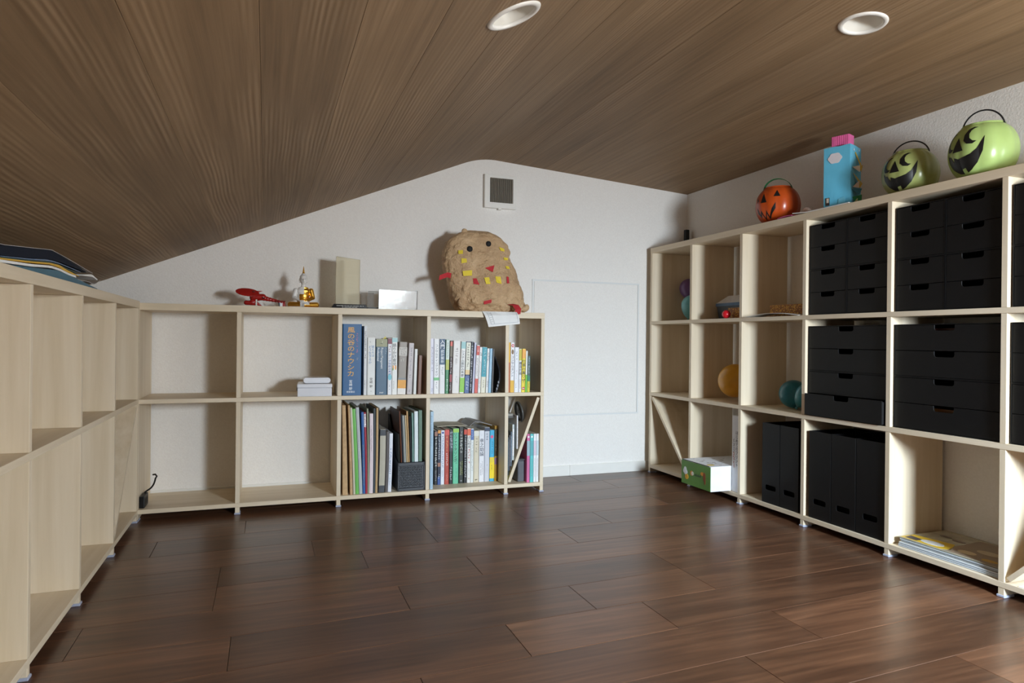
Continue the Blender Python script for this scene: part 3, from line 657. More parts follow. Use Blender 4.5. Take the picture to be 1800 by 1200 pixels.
# ---- lower right cell
G4 = 'books in the lower right cell of the back bookcase'
z = ZB; YS = YB + 0.085
book(0.6606, 0.6750, 0.331, 0.0, (168, 196, 216), 'very tall thin pale blue folder at the left end of the lower row', G4, z, yf=YB + 0.008, d=0.235, marksl=[(0.35, 0.55, 0.95, 0.35, (110, 140, 170)), (0.6, 0.1, 0.5, 0.25, (130, 158, 186))])
sh = 0.008   # the row stands back from the shelf front, so its parts are seen a little further left than they are
rowb = [
 (0.6985, 0.7128, 0.238, (26, 26, 28), 'black book with white title and brown head, lower row', dict(bands=[(0.9, 0.98, (150, 104, 84))], marksl=[(0.5, 0.3, 0.88, 0.7, (226, 226, 222)), (0.5, 0.05, 0.26, 0.5, (160, 160, 160))])),
 (0.7132, 0.7268, 0.240, (30, 36, 58), 'navy black book with an orange head', dict(bands=[(0.94, 0.998, (226, 150, 60)), (0.0, 0.14, (50, 84, 150)), (0.33, 0.4, (160, 110, 90))], marksl=[(0.5, 0.42, 0.92, 0.62, (230, 234, 240)), (0.5, 0.08, 0.2, 0.5, (220, 224, 230))])),
 (0.7272, 0.7446, 0.238, (230, 232, 240), 'white book with a blue bird mark and fine blue print', dict(marksl=[(0.5, 0.3, 0.9, 0.42, (66, 78, 140)), (0.5, 0.14, 0.26, 0.3, (120, 130, 160))], dot=(0.5, 0.957, 0.0048, (40, 60, 140)))),
 (0.7450, 0.7658, 0.241, (180, 72, 58), 'brick red book with orange and white title', dict(bands=[(0.9, 0.99, (214, 84, 74))], marksl=[(0.45, 0.6, 0.88, 0.42, (238, 176, 96)), (0.5, 0.32, 0.58, 0.42, (240, 224, 214)), (0.5, 0.06, 0.2, 0.3, (220, 150, 130))])),
 (0.7662, 0.7818, 0.240, (30, 31, 34), 'black book with a pale grey title block, left of the mint green book', dict(bands=[(0.6, 0.97, (56, 58, 66))], marksl=[(0.5, 0.62, 0.97, 0.75, (206, 208, 220)), (0.5, 0.05, 0.32, 0.6, (200, 200, 200))])),
 (0.7822, 0.8092, 0.244, (108, 196, 158), 'thick mint green book with black title', dict(bands=[(0.93, 0.995, (160, 206, 84))], txt=[('リファクタリング', 0.42, 0.925, 0.0165, (26, 44, 38), 'v')], marksl=[(0.6, 0.33, 0.48, 0.34, (76, 150, 120)), (0.6, 0.05, 0.28, 0.25, (84, 156, 128))])),
 (0.8096, 0.8322, 0.250, (30, 36, 30), 'thick black book with white title above yellow green print', dict(marksl=[(0.5, 0.52, 0.93, 0.5, (232, 236, 230)), (0.68, 0.14, 0.42, 0.22, (190, 200, 70)), (0.36, 0.14, 0.38, 0.22, (206, 210, 150)), (0.5, 0.03, 0.06, 0.4, (200, 200, 200))])),
 (0.8326, 0.8476, 0.240, (28, 28, 34), 'black book with a red head ornament, right of the thick black book', dict(bands=[(0.9, 0.99, (206, 66, 44))], marksl=[(0.5, 0.1, 0.88, 0.5, (224, 224, 226))])),
 (0.8480, 0.8646, 0.243, (236, 234, 230), 'white book with orange head and red lower title', dict(bands=[(0.87, 0.99, (222, 100, 60))], txt=[('はじめる', 0.5, 0.86, 0.0140, (52, 50, 52), 'v')], marksl=[(0.5, 0.32, 0.62, 0.6, (206, 74, 70)), (0.5, 0.04, 0.09, 0.5, (206, 90, 84)), (0.5, 0.12, 0.28, 0.25, (170, 170, 170))])),
 (0.8650, 0.8786, 0.241, (230, 234, 232), 'white book with a blue head', dict(bands=[(0.79, 0.985, (78, 110, 176))], marksl=[(0.5, 0.2, 0.75, 0.38, (150, 164, 160)), (0.5, 0.82, 0.96, 0.4, (200, 212, 232))])),
 (0.8790, 0.9030, 0.231, (218, 208, 184), 'cream book with brown grey title and small mark at its foot', dict(bands=[(0.9, 0.99, (226, 224, 214))], marksl=[(0.5, 0.54, 0.86, 0.42, (140, 126, 106)), (0.5, 0.03, 0.07, 0.5, (84, 70, 52))])),
 (0.9034, 0.9290, 0.231, (232, 232, 236), 'white book with a large grey brushed title', dict(txt=[('幸之助論', 0.5, 0.84, 0.0200, (74, 76, 92), 'v')], marksl=[(0.36, 0.12, 0.36, 0.22, (90, 90, 100)), (0.66, 0.12, 0.4, 0.18, (110, 110, 120)), (0.5, 0.88, 0.92, 0.14, (180, 160, 180))])),
 (0.9294, 0.9538, 0.244, (206, 208, 216), 'silver grey book with a navy head', dict(bands=[(0.93, 0.995, (50, 60, 84))], marksl=[(0.5, 0.72, 0.9, 0.42, (110, 112, 130)), (0.55, 0.25, 0.32, 0.28, (150, 150, 160))])),
 (0.9542, 0.9766, 0.231, (70, 178, 216), 'sky blue and yellow book with a pink dot', dict(bands=[(0.055, 0.37, (246, 216, 36)), (0.37, 0.47, (236, 210, 60))], txt=[], marksl=[(0.55, 0.5, 0.78, 0.34, (30, 92, 130)), (0.45, 0.2, 0.32, 0.24, (110, 90, 30))], dot=(0.45, 0.87, 0.0072, (226, 92, 140)))),
 (0.9770, 0.9922, 0.250, (186, 142, 34), 'mustard gold book with a black title strip, last in the lower row', dict(bands=[(0.45, 0.94, (58, 46, 24)), (0.3, 0.42, (140, 100, 130))], marksl=[(0.5, 0.52, 0.92, 0.36, (206, 190, 140))])),
]
for (a, b, h, cv, lb, kw) in rowb:
    dot = kw.pop('dot', None)
    t = book(a, b, h, 0, cv, lb, G4, z, yf=YS, d=0.175, **kw)
    if dot: patch('spine_dot', disc((b - a) * dot[0], h * dot[1], dot[2]), -0.0004, col(*dot[3]), t)
# loose booklets lying on the row
def sheet_strip(name, pts, y0, y1, th, mat, parent, seg=6, wob=0.0):
    """a thin sheet following a section (x, z), with some thickness"""
    bm = bmesh.new(); rows = []
    for j in range(seg + 1):
        y = y0 + (y1 - y0) * j / seg
        rows.append([[bm.verts.new((x, y, zz + dz + wob * math.sin(5 * j + 9 * x))) for (x, zz) in pts] for dz in (0, th)])
    for A, Bq in zip(rows, rows[1:]):
        for k in range(len(pts) - 1):
            bm.faces.new((A[0][k], A[0][k + 1], Bq[0][k + 1], Bq[0][k])); bm.faces.new((A[1][k], A[1][k + 1], Bq[1][k + 1], Bq[1][k]))
        for k in (0, -1): bm.faces.new((A[0][k], Bq[0][k], Bq[1][k], A[1][k]))
    for A in (rows[0], rows[-1]):
        for k in range(len(pts) - 1): bm.faces.new((A[0][k], A[0][k + 1], A[1][k + 1], A[1][k]))
    return from_bm(name, bm, mat, parent, smooth=False)
bk = thing('booklet', 'grey booklet lying open face down on top of the lower row', 'booklet', (0.92, YS + 0.08, z + 0.2505))
sheet_strip('cover', [(0.862, z + 0.2515), (0.884, z + 0.270), (0.905, z + 0.2685), (0.940, z + 0.2588), (0.966, z + 0.2510)], YS + 0.006, YS + 0.16, 0.0025, pm('grey_paper_cover', (150, 150, 152), 0.6), bk)
bk = thing('booklet', 'flat beige pamphlet lying across the lower row behind the grey booklet', 'booklet', (0.80, YS + 0.08, z + 0.2445))
sheet_strip('cover', [(0.715, z + 0.2515), (0.78, z + 0.2535), (0.81, z + 0.2520), (0.850, z + 0.2507)], YS + 0.02, YS + 0.17, 0.003, pm('beige_paper_cover', (176, 168, 148), 0.7), bk)

# ---- lower middle cell: folders and envelopes fanning to the left, magazine holder
G5 = 'folders and papers standing in the lower middle cell of the back bookcase'
def folder(xb0, xb1, h, lean, colr, label, kind='folder', txt=(), bands=(), marksl=(), d=0.225, yf=None, zf=None, name='folder', group=G5):
    """a soft cover or envelope: a slim wedge open at the fore edge"""
    z_ = ZB if zf is None else zf; yf = YB + 0.012 if yf is None else yf; w = xb1 - xb0
    ang = math.atan2(lean, h); rot = Matrix.Rotation(ang, 3, 'Y')
    hh = math.hypot(h, lean)
    piv = xb1 if lean > 0 else xb0
    t = thing(name, label, kind, (piv, yf, z_ + 0.0003), rot, group); ox = -w if lean > 0 else 0
    m_ = colr if isinstance(colr, bpy.types.Material) else col(*colr)
    bm = bmesh.new(); nz = 8; rows = []
    for i in range(nz + 1):
        u = i / nz; wz = w * (1.0 - 0.35 * u) if name == 'envelope' else w; zz = hh * u
        bow = 0.0012 * math.sin(PI * u)
        rows.append([bm.verts.new(p) for p in ((ox + 0.0003 + bow, 0.0008, zz), (ox + wz / 2 + bow, 0, zz), (ox + wz - 0.0003 + bow, 0.0008, zz), (ox + wz - 0.0003 + bow, d, zz), (ox + 0.0003 + bow, d, zz))])
    for A, Bq in zip(rows, rows[1:]):
        for k in range(5): bm.faces.new((A[k], A[(k + 1) % 5], Bq[(k + 1) % 5], Bq[k]))
    bm.faces.new(rows[0]); bm.faces.new(rows[-1])
    from_bm('cover', bm, m_, t, True)
    for (a, b, c) in bands: box('spine_band', ox + 0.0004, ox + w - 0.0004, -0.0006, 0.002, a * hh, b * hh, col(*c), t, local=True)
    for i, (xf, za, zb_, wf, cc) in enumerate(marksl): marks(t, ox + w * xf, za * hh, zb_ * hh, wf * w, -0.0009, col(*cc), seed=i + int(h * 999))
    return t
kraft = pm('kraft_paper', (196, 162, 120), 0.75, 0.12, 60, bump=0.3, bscale=60)
folder(0.2990, 0.3200, 0.366, -0.0050, kraft, 'bulging brown kraft envelope leaning against the left divider', 'envelope', name='envelope')
folder(0.3290, 0.3400, 0.366, -0.0120, kraft, 'second brown kraft envelope from the divider', 'envelope', name='envelope')
folder(0.3420, 0.3505, 0.355, -0.0165, (206, 200, 178), 'cream folder beside the kraft envelopes')
folder(0.3515, 0.3650, 0.350, -0.018, (108, 184, 84), 'bright green ring folder')
folder(0.3660, 0.3790, 0.356, -0.018, (182, 188, 190), 'clear grey document sleeve next to the green folder', marksl=[(0.5, 0.4, 0.6, 0.3, (230, 230, 230))])
folder(0.3800, 0.3905, 0.336, -0.010, (46, 96, 160), 'blue booklet among the folders', marksl=[(0.5, 0.1, 0.6, 0.3, (200, 190, 90))])
folder(0.3912, 0.3995, 0.335, -0.010, (164, 40, 60), 'red magazine with white title at its head', 'magazine', bands=[(0.82, 0.98, (236, 226, 228))], marksl=[(0.5, 0.82, 0.97, 0.8, (150, 30, 60))], name='magazine')
folder(0.4000, 0.4062, 0.350, -0.007, (156, 164, 140), 'thin grey green folder behind the red magazine')
folder(0.4066, 0.4215, 0.329, -0.002, (226, 210, 214), 'pinkish white folder with a dark column of print', bands=[], marksl=[(0.5, 0.5, 0.85, 0.25, (120, 90, 100))])
folder(0.4220, 0.4305, 0.350, -0.002, (56, 66, 72), 'dark slate folder between the pinkish and the tan one')
folder(0.4310, 0.4400, 0.352, 0.001, (190, 158, 112), 'tan folder with a black edge', bands=[])
folder(0.4402, 0.4440, 0.352, 0.001, (30, 30, 38), 'thin black folder right of the tan one')
folder(0.4450, 0.4690, 0.262, 0.004, (182, 176, 158), 'stout beige book with black head and foot bands', 'book', bands=[(0.0, 0.11, (44, 48, 56)), (0.90, 0.995, (44, 48, 56))], name='book')
folder(0.4715, 0.4820, 0.252, 0.004, (96, 90, 88), 'dark taupe booklet behind the white spined one', 'booklet', name='booklet')
folder(0.4828, 0.4972, 0.244, 0.005, (228, 232, 240), 'white spined book with blue print beside the black holder', 'book', marksl=[(0.5, 0.3, 0.75, 0.5, (90, 120, 170)), (0.5, 0.1, 0.25, 0.3, (150, 165, 200))], name='book')
# woven black magazine holder
hx0_, hx1_ = 0.524, 0.6375; hy0, hy1 = YB + 0.006, YB + 0.255; z0 = ZB + 0.0005
wov = pm('black_woven_resin', (24, 27, 35), 0.38, 0.15, 60)
mh = thing('magazine_holder', 'black woven magazine holder packed with papers in the lower middle cell', 'magazine holder', ((hx0_ + hx1_) / 2, (hy0 + hy1) / 2, z0))
box('front_panel', hx0_ + 0.003, hx1_ - 0.003, hy0 + 0.004, hy0 + 0.008, z0, z0 + 0.118, wov, mh)
box('rim', hx0_, hx1_, hy0, hy0 + 0.010, z0 + 0.104, z0 + 0.120, wov, mh, 0.002)
box('foot_rail', hx0_, hx1_, hy0, hy0 + 0.010, z0, z0 + 0.014, wov, mh, 0.002)
bm = bmesh.new()                                         # weave: strands passing over and under
nx, nz_ = 13, 8
for i in range(nx):
    for j in range(nz_):
        cxx = hx0_ + 0.008 + (i + 0.5) * (hx1_ - hx0_ - 0.016) / nx; czz = z0 + 0.017 + (j + 0.5) * 0.085 / nz_
        if (i + j) % 2 == 0: addbox(bm, cxx - 0.0042, cxx + 0.0042, hy0 + 0.0005, hy0 + 0.004, czz - 0.0026, czz + 0.0026)
        else: addbox(bm, cxx - 0.0022, cxx + 0.0022, hy0 + 0.0015, hy0 + 0.004, czz - 0.0056, czz + 0.0056)
bmesh.ops.bevel(bm, geom=bm.edges[:], offset=0.0007, segments=1, affect='EDGES')
w_ = from_bm('weave', bm, wov, mh); w_['kind'] = 'stuff'
for xx in (hx0_, hx1_ - 0.004):
    prism('side_panel', [(hy0, z0), (hy1, z0), (hy1, z0 + 0.30), (hy1 - 0.03, z0 + 0.30), (hy0 + 0.06, z0 + 0.13), (hy0, z0 + 0.119)], 0, xx, xx + 0.004, wov, mh)
box('back_panel', hx0_, hx1_, hy1 - 0.004, hy1, z0, z0 + 0.30, wov, mh)
box('bottom', hx0_ + 0.004, hx1_ - 0.004, hy0 + 0.008, hy1 - 0.004, z0, z0 + 0.004, wov, mh)
G6 = 'papers in the black woven holder'
zf = z0 + 0.004; yf2 = hy0 + 0.014
for (a, b, h, ln, cc, lb) in [
    (0.5290, 0.5340, 0.235, -0.003, (40, 44, 36), 'dark magazine with torn patches, lowest in the woven holder'),
    (0.5420, 0.5475, 0.330, -0.014, (104, 60, 40), 'rust brown folder leaning in the woven holder'),
    (0.5490, 0.5545, 0.312, -0.014, (36, 38, 46), 'black folder leaning in the woven holder'),
    (0.5555, 0.5650, 0.312, -0.014, (150, 154, 150), 'grey folder in the woven holder'),
    (0.5660, 0.5715, 0.312, -0.013, (206, 184, 146), 'cream folder in the woven holder'),
    (0.5730, 0.5800, 0.330, -0.014, (188, 152, 104), 'kraft brown folder in the woven holder'),
    (0.5815, 0.5860, 0.308, -0.009, (60, 62, 66), 'thin charcoal folder in the woven holder'),
    (0.5875, 0.5950, 0.322, -0.006, (122, 156, 146), 'sea green clear folder in the woven holder'),
    (0.5965, 0.6120, 0.328, -0.003, (226, 236, 238), 'white folder, brightest in the woven holder'),
    (0.6135, 0.6280, 0.332, -0.001, (96, 124, 104), 'green grey folder at the right of the woven holder')]:
    folder(a, b, h, ln, cc, lb, yf=yf2, zf=zf, d=0.215, group=G6)

# ---- narrow lower cell: things under and over the brace
G7 = 'thin books under the brace of the end cell'
for (a, b, cc, tp, lb) in [(1.1065, 1.1215, (214, 110, 160), (150, 180, 190), 'pink spined thin book under the brace'), (1.1220, 1.1385, (96, 196, 196), (90, 170, 176), 'turquoise spined thin book under the brace'),
                       (1.1390, 1.1512, (238, 238, 242), (220, 200, 214), 'white thin book under the brace, next to the turquoise one'), (1.1516, 1.1642, (236, 238, 240), (196, 214, 220), 'white thin book under the brace at the end of the case')]:
    t = book(a, b, 0.217, 0, cc, lb, G7, ZB, yf=YB + 0.014, d=0.2, bands=[(0.55, 0.86, tp)], marksl=[(0.5, 0.1, 0.5, 0.25, (120, 110, 120))])
    patch('spine_dot', disc((b - a) * 0.5, 0.204, 0.0045), -0.0004, col(240, 240, 240), t)
ddx = (B[4] - TH - 0.010) - (B[3] + 0.008); ddz = (ZM - TH - 0.008) - (ZB + 0.010)
def brace_z(x): return ZB + 0.010 + (x - (B[3] + 0.008)) * ddz / ddx + 0.0145
G8 = 'dark cases standing on the brace of the end cell'
for (a, b, h, cc, lb) in [(1.0110, 1.0150, 0.13, (176, 206, 96), 'thin lime green case wedged beside the divider above the brace'), (1.0160, 1.0225, 0.17, (62, 74, 82), 'dark blue grey case on the brace, nearest the divider'),
                          (1.0235, 1.0300, 0.16, (80, 82, 88), 'dark grey case on the brace'), (1.0310, 1.0370, 0.155, (96, 108, 120), 'steel blue case on the brace'),
                          (1.0385, 1.0470, 0.16, (206, 216, 216), 'pale grey white case on the brace'), (1.0590, 1.0650, 0.15, (232, 232, 236), 'slim white case standing highest on the brace'),]:
    zb_ = brace_z(b)
    zt_ = min(zb_ + h, ZM - TH - 0.03)
    t = thing('disc_case', lb, 'case', ((a + b) / 2, YB + 0.03, zb_), group=G8)
    box('shell', a, b, YB + 0.020, YB + 0.16, zb_, zt_, pm('case_%d_%d_%d' % cc, cc, 0.25, 0.1), t, 0.0008)
    box('spine_label', a + 0.0006, b - 0.0006, YB + 0.0193, YB + 0.0202, zb_ + 0.02, zt_ - 0.02, pm('case_label_%d' % cc[0], tuple(min(255, int(v * 1.25)) for v in cc), 0.4, 0.3, 300), t)
t = thing('reel', 'round dark grey plastic reel leaning above the brace', 'reel', (1.100, YB + 0.10, brace_z(1.100)))
rt = Matrix.Translation((0, 0, 0.062)) @ Matrix.Rotation(math.radians(80), 4, 'Y')
lathe('rim', [(0.046, -0.004), (0.049, -0.004), (0.049, 0.004), (0.046, 0.004), (0.046, -0.004)], pm('smoke_grey_plastic', (84, 82, 78), 0.3), t, 40, close=False, local=True).matrix_basis = rt
lathe('disc', [(0.008, -0.002), (0.0458, -0.002), (0.0458, 0.002), (0.008, 0.002), (0.008, -0.002)], pm('dark_smoke_disc', (66, 64, 62), 0.22), t, 40, close=False, local=True).matrix_basis = rt
t = thing('binder', 'dark grey flat binder lying crosswise at the head of the brace cell', 'binder', (1.045, YB + 0.15, 0.395))
box('cover', 1.012, 1.052, YB + 0.045, YB + 0.23, brace_z(1.052) + 0.172, brace_z(1.052) + 0.181, col(70, 68, 66), t, 0.001)
box('pages', 1.014, 1.050, YB + 0.047, YB + 0.225, brace_z(1.052) + 0.181, brace_z(1.052) + 0.192, pm('grey_pages', (150, 146, 138), 0.7), t)
# grey box under the brace
t = thing('storage_box', 'smoke grey plastic box standing behind the pink spined book', 'box', (1.085, YB + 0.13, ZB))
box('body', 1.072, 1.103, YB + 0.035, YB + 0.24, ZB + 0.0003, ZB + 0.095, pm('smoke_grey_box', (96, 98, 104), 0.25), t, 0.003)
box('lid', 1.070, 1.105, YB + 0.033, YB + 0.242, ZB + 0.0953, ZB + 0.103, pm('smoke_grey_lid', (72, 72, 76), 0.3), t, 0.002)

# ------------------------------------------------------------------ back bookcase: white boxes in the second cell
t = thing('storage_box', 'low white lidded box on the middle shelf, front corner past the edge', 'box', (0.20, YB + 0.07, ZM))
hw = pm('glossy_white_plastic', (232, 234, 240), 0.22, 0.01)
R3 = Matrix.Rotation(math.radians(-4), 4, 'Z')
t.matrix_world = Matrix.Translation((0.195, YB + 0.062, ZM + 0.0002)) @ R3; MW[t.name] = t.matrix_world.copy()
box('body', -0.072, 0.060, -0.070, 0.085, 0, 0.034, hw, t, 0.003, local=True, seg=2)
box('lid', -0.0735, 0.0615, -0.0715, 0.0865, 0.0343, 0.050, hw, t, 0.004, local=True, seg=2)
box('latch', -0.0765, -0.0725, -0.030, -0.012, 0.020, 0.042, pm('grey_latch', (150, 152, 158), 0.4), t, 0.001, local=True)
t = thing('router', 'thin rounded white device lying on top of the white lidded box', 'device', (0.195, YB + 0.075, ZM + 0.0505))
prism('body', rrect(0.0, 0.012, 0.105, 0.022, 0.010, 5), 1, -0.055, 0.055, hw, t, local=True, bevel=0.001, smooth=False)

# power strip with its flex, bottom left cell
t = thing('power_strip', 'black power strip standing in the bottom left corner cell', 'power strip', (-0.427, YB + 0.055, ZB))
box('body', -0.4365, -0.4185, YB + 0.02, YB + 0.10, ZB + 0.0003, ZB + 0.044, BLACKP, t, 0.003, seg=2)
for q in range(3): box('socket', -0.4187, -0.4180, YB + 0.030 + q * 0.024, YB + 0.044 + q * 0.024, ZB + 0.012, ZB + 0.032, BLACKD, t, 0.0)
cp = []
for q in range(15):
    u = q / 14; cp.append((-0.4275 + 0.045 * math.sin(u * PI * 0.62) * u + 0.012 * u, YB + 0.10 + 0.11 * u, ZB + 0.048 + 0.065 * u ** 1.6 - 0.004 * math.sin(u * PI)))
t2 = tube('power_cable', [(-0.4275, YB + 0.085, ZB + 0.047)] + [(-0.425 + 0.022 * math.sin(PI * 0.5 * k / 7), YB + 0.09 + 0.010 * k, ZB + 0.050 + 0.0105 * (k / 7) ** 2 * 3) for k in range(1, 8)] + [(-0.400, YB + 0.175, ZB + 0.088), (-0.407, YB + 0.185, ZB + 0.094), (-0.416, YB + 0.19, ZB + 0.092)], 0.0032, BLACKP, n=8)
setp(t2, None, 'black cable looping up behind the power strip', 'cable')

# ------------------------------------------------------------------ things on top of the back bookcase
# red model aeroplane, tail to the right
red = pm('glossy_red_paint', (158, 30, 26), 0.22, 0.05); dred = pm('dark_red_paint', (112, 22, 22), 0.3, 0.05)
t = thing('model_aeroplane', 'glossy red model aeroplane with a striped tail fin, left of the seated figurine', 'model', (-0.04, 2.84, ZT))
P0 = Vector((-0.04, 2.84, ZT))
def ap(x, z, y=0): return (-0.116 + (x - 414) * 0.00222, 2.84 + y, ZT + (537 - z) * 0.00218)   # 1:450 plan of the model
blob('hull', [('cap', ap(452, 519), ap(497, 528), 0.013, 0.0045), ('cap', ap(444, 520), ap(460, 519), 0.0155, 0.014), ('cap', ap(432, 530, 0.0), ap(449, 531, 0.0), 0.0100, 0.0085), ('cap', ap(446, 524), ap(440, 530), 0.010, 0.010), ('cap', ap(449, 531), ap(458, 535), 0.007, 0.002)], 0.0016, red, t)
rw = Matrix.Rotation(math.radians(5), 3, 'Y') @ Matrix.Rotation(math.radians(24), 3, 'X') @ Matrix.Rotation(math.radians(38), 3, 'Z')
blob('wing', [(ap(434, 511, -0.006), (0.046, 0.024, 0.0034), Matrix.Rotation(math.radians(5), 3, 'Y') @ Matrix.Rotation(math.radians(46), 3, 'X')), ('cap', ap(452, 509), ap(459, 508), 0.0038, 0.0015)], 0.0014, red, t)
blob('engine_pylon', [('cap', ap(444, 512), ap(446, 521), 0.010, 0.011)], 0.0016, dred, t)
lathe('wheel', [(0.002, -0.002), (0.0055, -0.002), (0.0055, 0.002), (0.002, 0.002)], BLACKP, t, 16, center=Vector(ap(461, 521, -0.014)))
prism('rudder_black', [(ap(486, 0)[0], ap(0, 527)[2]), (ap(489, 0)[0], ap(0, 527)[2]), (ap(489.5, 0)[0], ZT + 0.0005), (ap(487.5, 0)[0], ZT + 0.0005)], 1, 2.8385, 2.8415, col(24, 30, 40), t)
prism('rudder_white', [(ap(489, 0)[0], ap(0, 527)[2]), (ap(494, 0)[0], ap(0, 528)[2]), (ap(494, 0)[0], ZT + 0.0005), (ap(489.5, 0)[0], ZT + 0.0005)], 1, 2.8385, 2.8415, col(232, 236, 240), t)
prism('rudder_red', [(ap(494, 0)[0], ap(0, 528)[2]), (ap(498, 0)[0], ap(0, 527)[2]), (ap(500, 0)[0], ZT + 0.0005), (ap(494, 0)[0], ZT + 0.0005)], 1, 2.8385, 2.8415, col(150, 28, 26), t)
prism('tailplane', [(ap(484, 0)[0], 2.815), (ap(494, 0)[0], 2.812), (ap(499, 0)[0], 2.820), (ap(499, 0)[0], 2.862), (ap(494, 0)[0], 2.868), (ap(484, 0)[0], 2.862)], 2, ap(0, 526.3)[2], ap(0, 525)[2], dred, t)
box('strut', *(ap(448, 0)[0], ap(450.5, 0)[0]), 2.829, 2.8315, ZT + 0.002, ap(0, 519)[2], col(226, 222, 216), t)
sk = prism('keel_fin', [(ap(449, 0)[0], ap(0, 521)[2]), (ap(454, 0)[0], ap(0, 520)[2]), (ap(464, 0)[0], ZT + 0.0005), (ap(459, 0)[0], ZT + 0.0005)], 1, 2.842, 2.845, col(220, 218, 214), t)

# seated white and gold figurine
gold = pm('polished_gold', (244, 190, 84), 0.30, 0.04, metal=1.0); porc = pm('white_glazed_porcelain', (226, 224, 220), 0.18, 0.01)
fx, fy = 0.1425, 2.845
t = thing('buddha_figurine', 'white porcelain seated figurine with golden robe, lap and spire', 'figurine', (fx, fy, ZT))
def fp(x, z, y=0): return (fx + x, fy + y, ZT + z)
head = Matrix.Rotation(math.radians(6), 3, 'X')
def bpaint(c, n):
    x, y, z_ = c.x - fx, c.y - fy, c.z - ZT
    if z_ > 0.1415: return 1
    if z_ < 0.0235: return 1 if (x < -0.014 and z_ > 0.005) or x > 0.022 or (x > 0.002 and z_ < 0.012) else 0
    if 0.026 < z_ < 0.0865 and x > 0.002 + 0.10 * max(0, z_ - 0.072): return 1
    if 0.030 < z_ < 0.056 and -0.0165 < x and y < -0.006: return 1
    return 0
blob('body', [
    ('cap', fp(-0.050, 0.0125, -0.008), fp(0.000, 0.0120, -0.026), 0.0125, 0.0105), ('cap', fp(0.050, 0.0125, -0.008), fp(0.004, 0.0110, -0.030), 0.0130, 0.0100), (fp(0, 0.010, 0.002), (0.054, 0.030, 0.0105)), (fp(0, 0.004, 0), (0.048, 0.030, 0.0048)),
    (fp(0, 0.030, 0.004), (0.026, 0.019, 0.016)), (fp(0, 0.050, 0.003), (0.024, 0.018, 0.024)), (fp(0, 0.069, 0.002), (0.029, 0.0165, 0.0155)),
    ('cap', fp(-0.0300, 0.0715, 0.002), fp(-0.0375, 0.043, -0.002), 0.0105, 0.0085), ('cap', fp(-0.0375, 0.043, -0.002), fp(-0.011, 0.0285, -0.024), 0.0082, 0.0064),
    ('cap', fp(0.0300, 0.0715, 0.002), fp(0.0375, 0.043, -0.002), 0.0110, 0.0092), ('cap', fp(0.0375, 0.043, -0.002), fp(0.011, 0.0280, -0.024), 0.0088, 0.0066), (fp(0, 0.0265, -0.025), (0.014, 0.008, 0.0052)),
    ('cap', fp(0, 0.078, 0), fp(0, 0.098, -0.001), 0.0115, 0.0092), (fp(0, 0.082, 0), (0.020, 0.011, 0.005)),
    (fp(0, 0.1165, -0.001), (0.0150, 0.0165, 0.0205), head), (fp(0, 0.1055, -0.006), (0.0098, 0.0095, 0.0095)), (fp(0, 0.1270, 0.001), (0.0150, 0.0160, 0.0110)),
    (fp(0, 0.1375, 0.001), (0.0085, 0.0085, 0.0065)), ('cap', fp(0, 0.1420, 0.001), fp(0, 0.1520, 0.001), 0.0052, 0.0036), ('cap', fp(0, 0.1520, 0.001), fp(0, 0.1700, 0.001), 0.0036, 0.0014),
    (fp(-0.0155, 0.112, 0.001), (0.0024, 0.0042, 0.0110)), (fp(0.0155, 0.112, 0.001), (0.0024, 0.0042, 0.0110)),
    ('cap', fp(0, 0.1195, -0.0165), fp(0, 0.1120, -0.0205), 0.0018, 0.0028), (fp(-0.0062, 0.1200, -0.0150), (0.0046, 0.0026, 0.0018)), (fp(0.0062, 0.1200, -0.0150), (0.0046, 0.0026, 0.0018)), (fp(0, 0.1050, -0.0162), (0.0046, 0.0024, 0.0015)),
], 0.0012, [porc, gold], t, paint=bpaint, smooth_it=1)
# eyes and lips as fine painted lines
for sx in (-1, 1): tube('eye_line', [fp(sx * 0.0030, 0.1180, -0.0178), fp(sx * 0.0062, 0.1172, -0.0175), fp(sx * 0.0095, 0.1182, -0.0150)], 0.00045, col(90, 84, 80), t, 5)

# glass plaque on a black base
acr = NT('faintly_yellow_glass'); acr.b.inputs['Base Color'].default_value = (0.93, 0.87, 0.68, 1); acr.b.inputs['Roughness'].default_value = 0.06
acr.b.inputs['Transmission Weight'].default_value = 0.55; acr.b.inputs['IOR'].default_value = 1.45
wvt = acr.new('ShaderNodeTexWave', wave_type='BANDS', bands_direction='Z', i_Scale=42.0, i_Distortion=1.5, i_Detail=1.0); tcc = acr.new('ShaderNodeTexCoord'); acr.link(tcc.outputs['Object'], wvt.inputs[0]); acr.bump(wvt.outputs['Fac'], 0.25, 0.0006)
px0, px1, py = 0.273, 0.373, 2.875
t = thing('award_plaque', 'tall upright glass plaque on a black stone base', 'award', (0.33, py, ZT))
prism('base', [(0.2520, ZT + 0.0003), (0.4050, ZT + 0.0003), (0.3960, ZT + 0.020), (0.2640, ZT + 0.020)], 1, py - 0.040, py + 0.030, pm('black_marble', (16, 16, 18), 0.15, 0.3, 60), t, bevel=0.0008)
prism('glass', [(px0, ZT + 0.0203), (px1, ZT + 0.0203), (px1 + 0.001, ZT + 0.212), (px0 + 0.002, ZT + 0.222)], 1, py - 0.010, py + 0.012, acr.m, t, bevel=0.0015)
box('inner_strip', 0.296, 0.300, py - 0.0005, py + 0.0005, ZT + 0.03, ZT + 0.205, pm('pale_gold_line', (200, 180, 120), 0.4), t)
for q in range(2): marks(t, -0.050 + q * 0.020, 0.0125 - q * 0.0065, 0, 0.0032, -0.0405, col(190, 188, 180), seed=5 + q, horiz=True, pitch=0.0034).matrix_basis = Matrix.Identity(4)
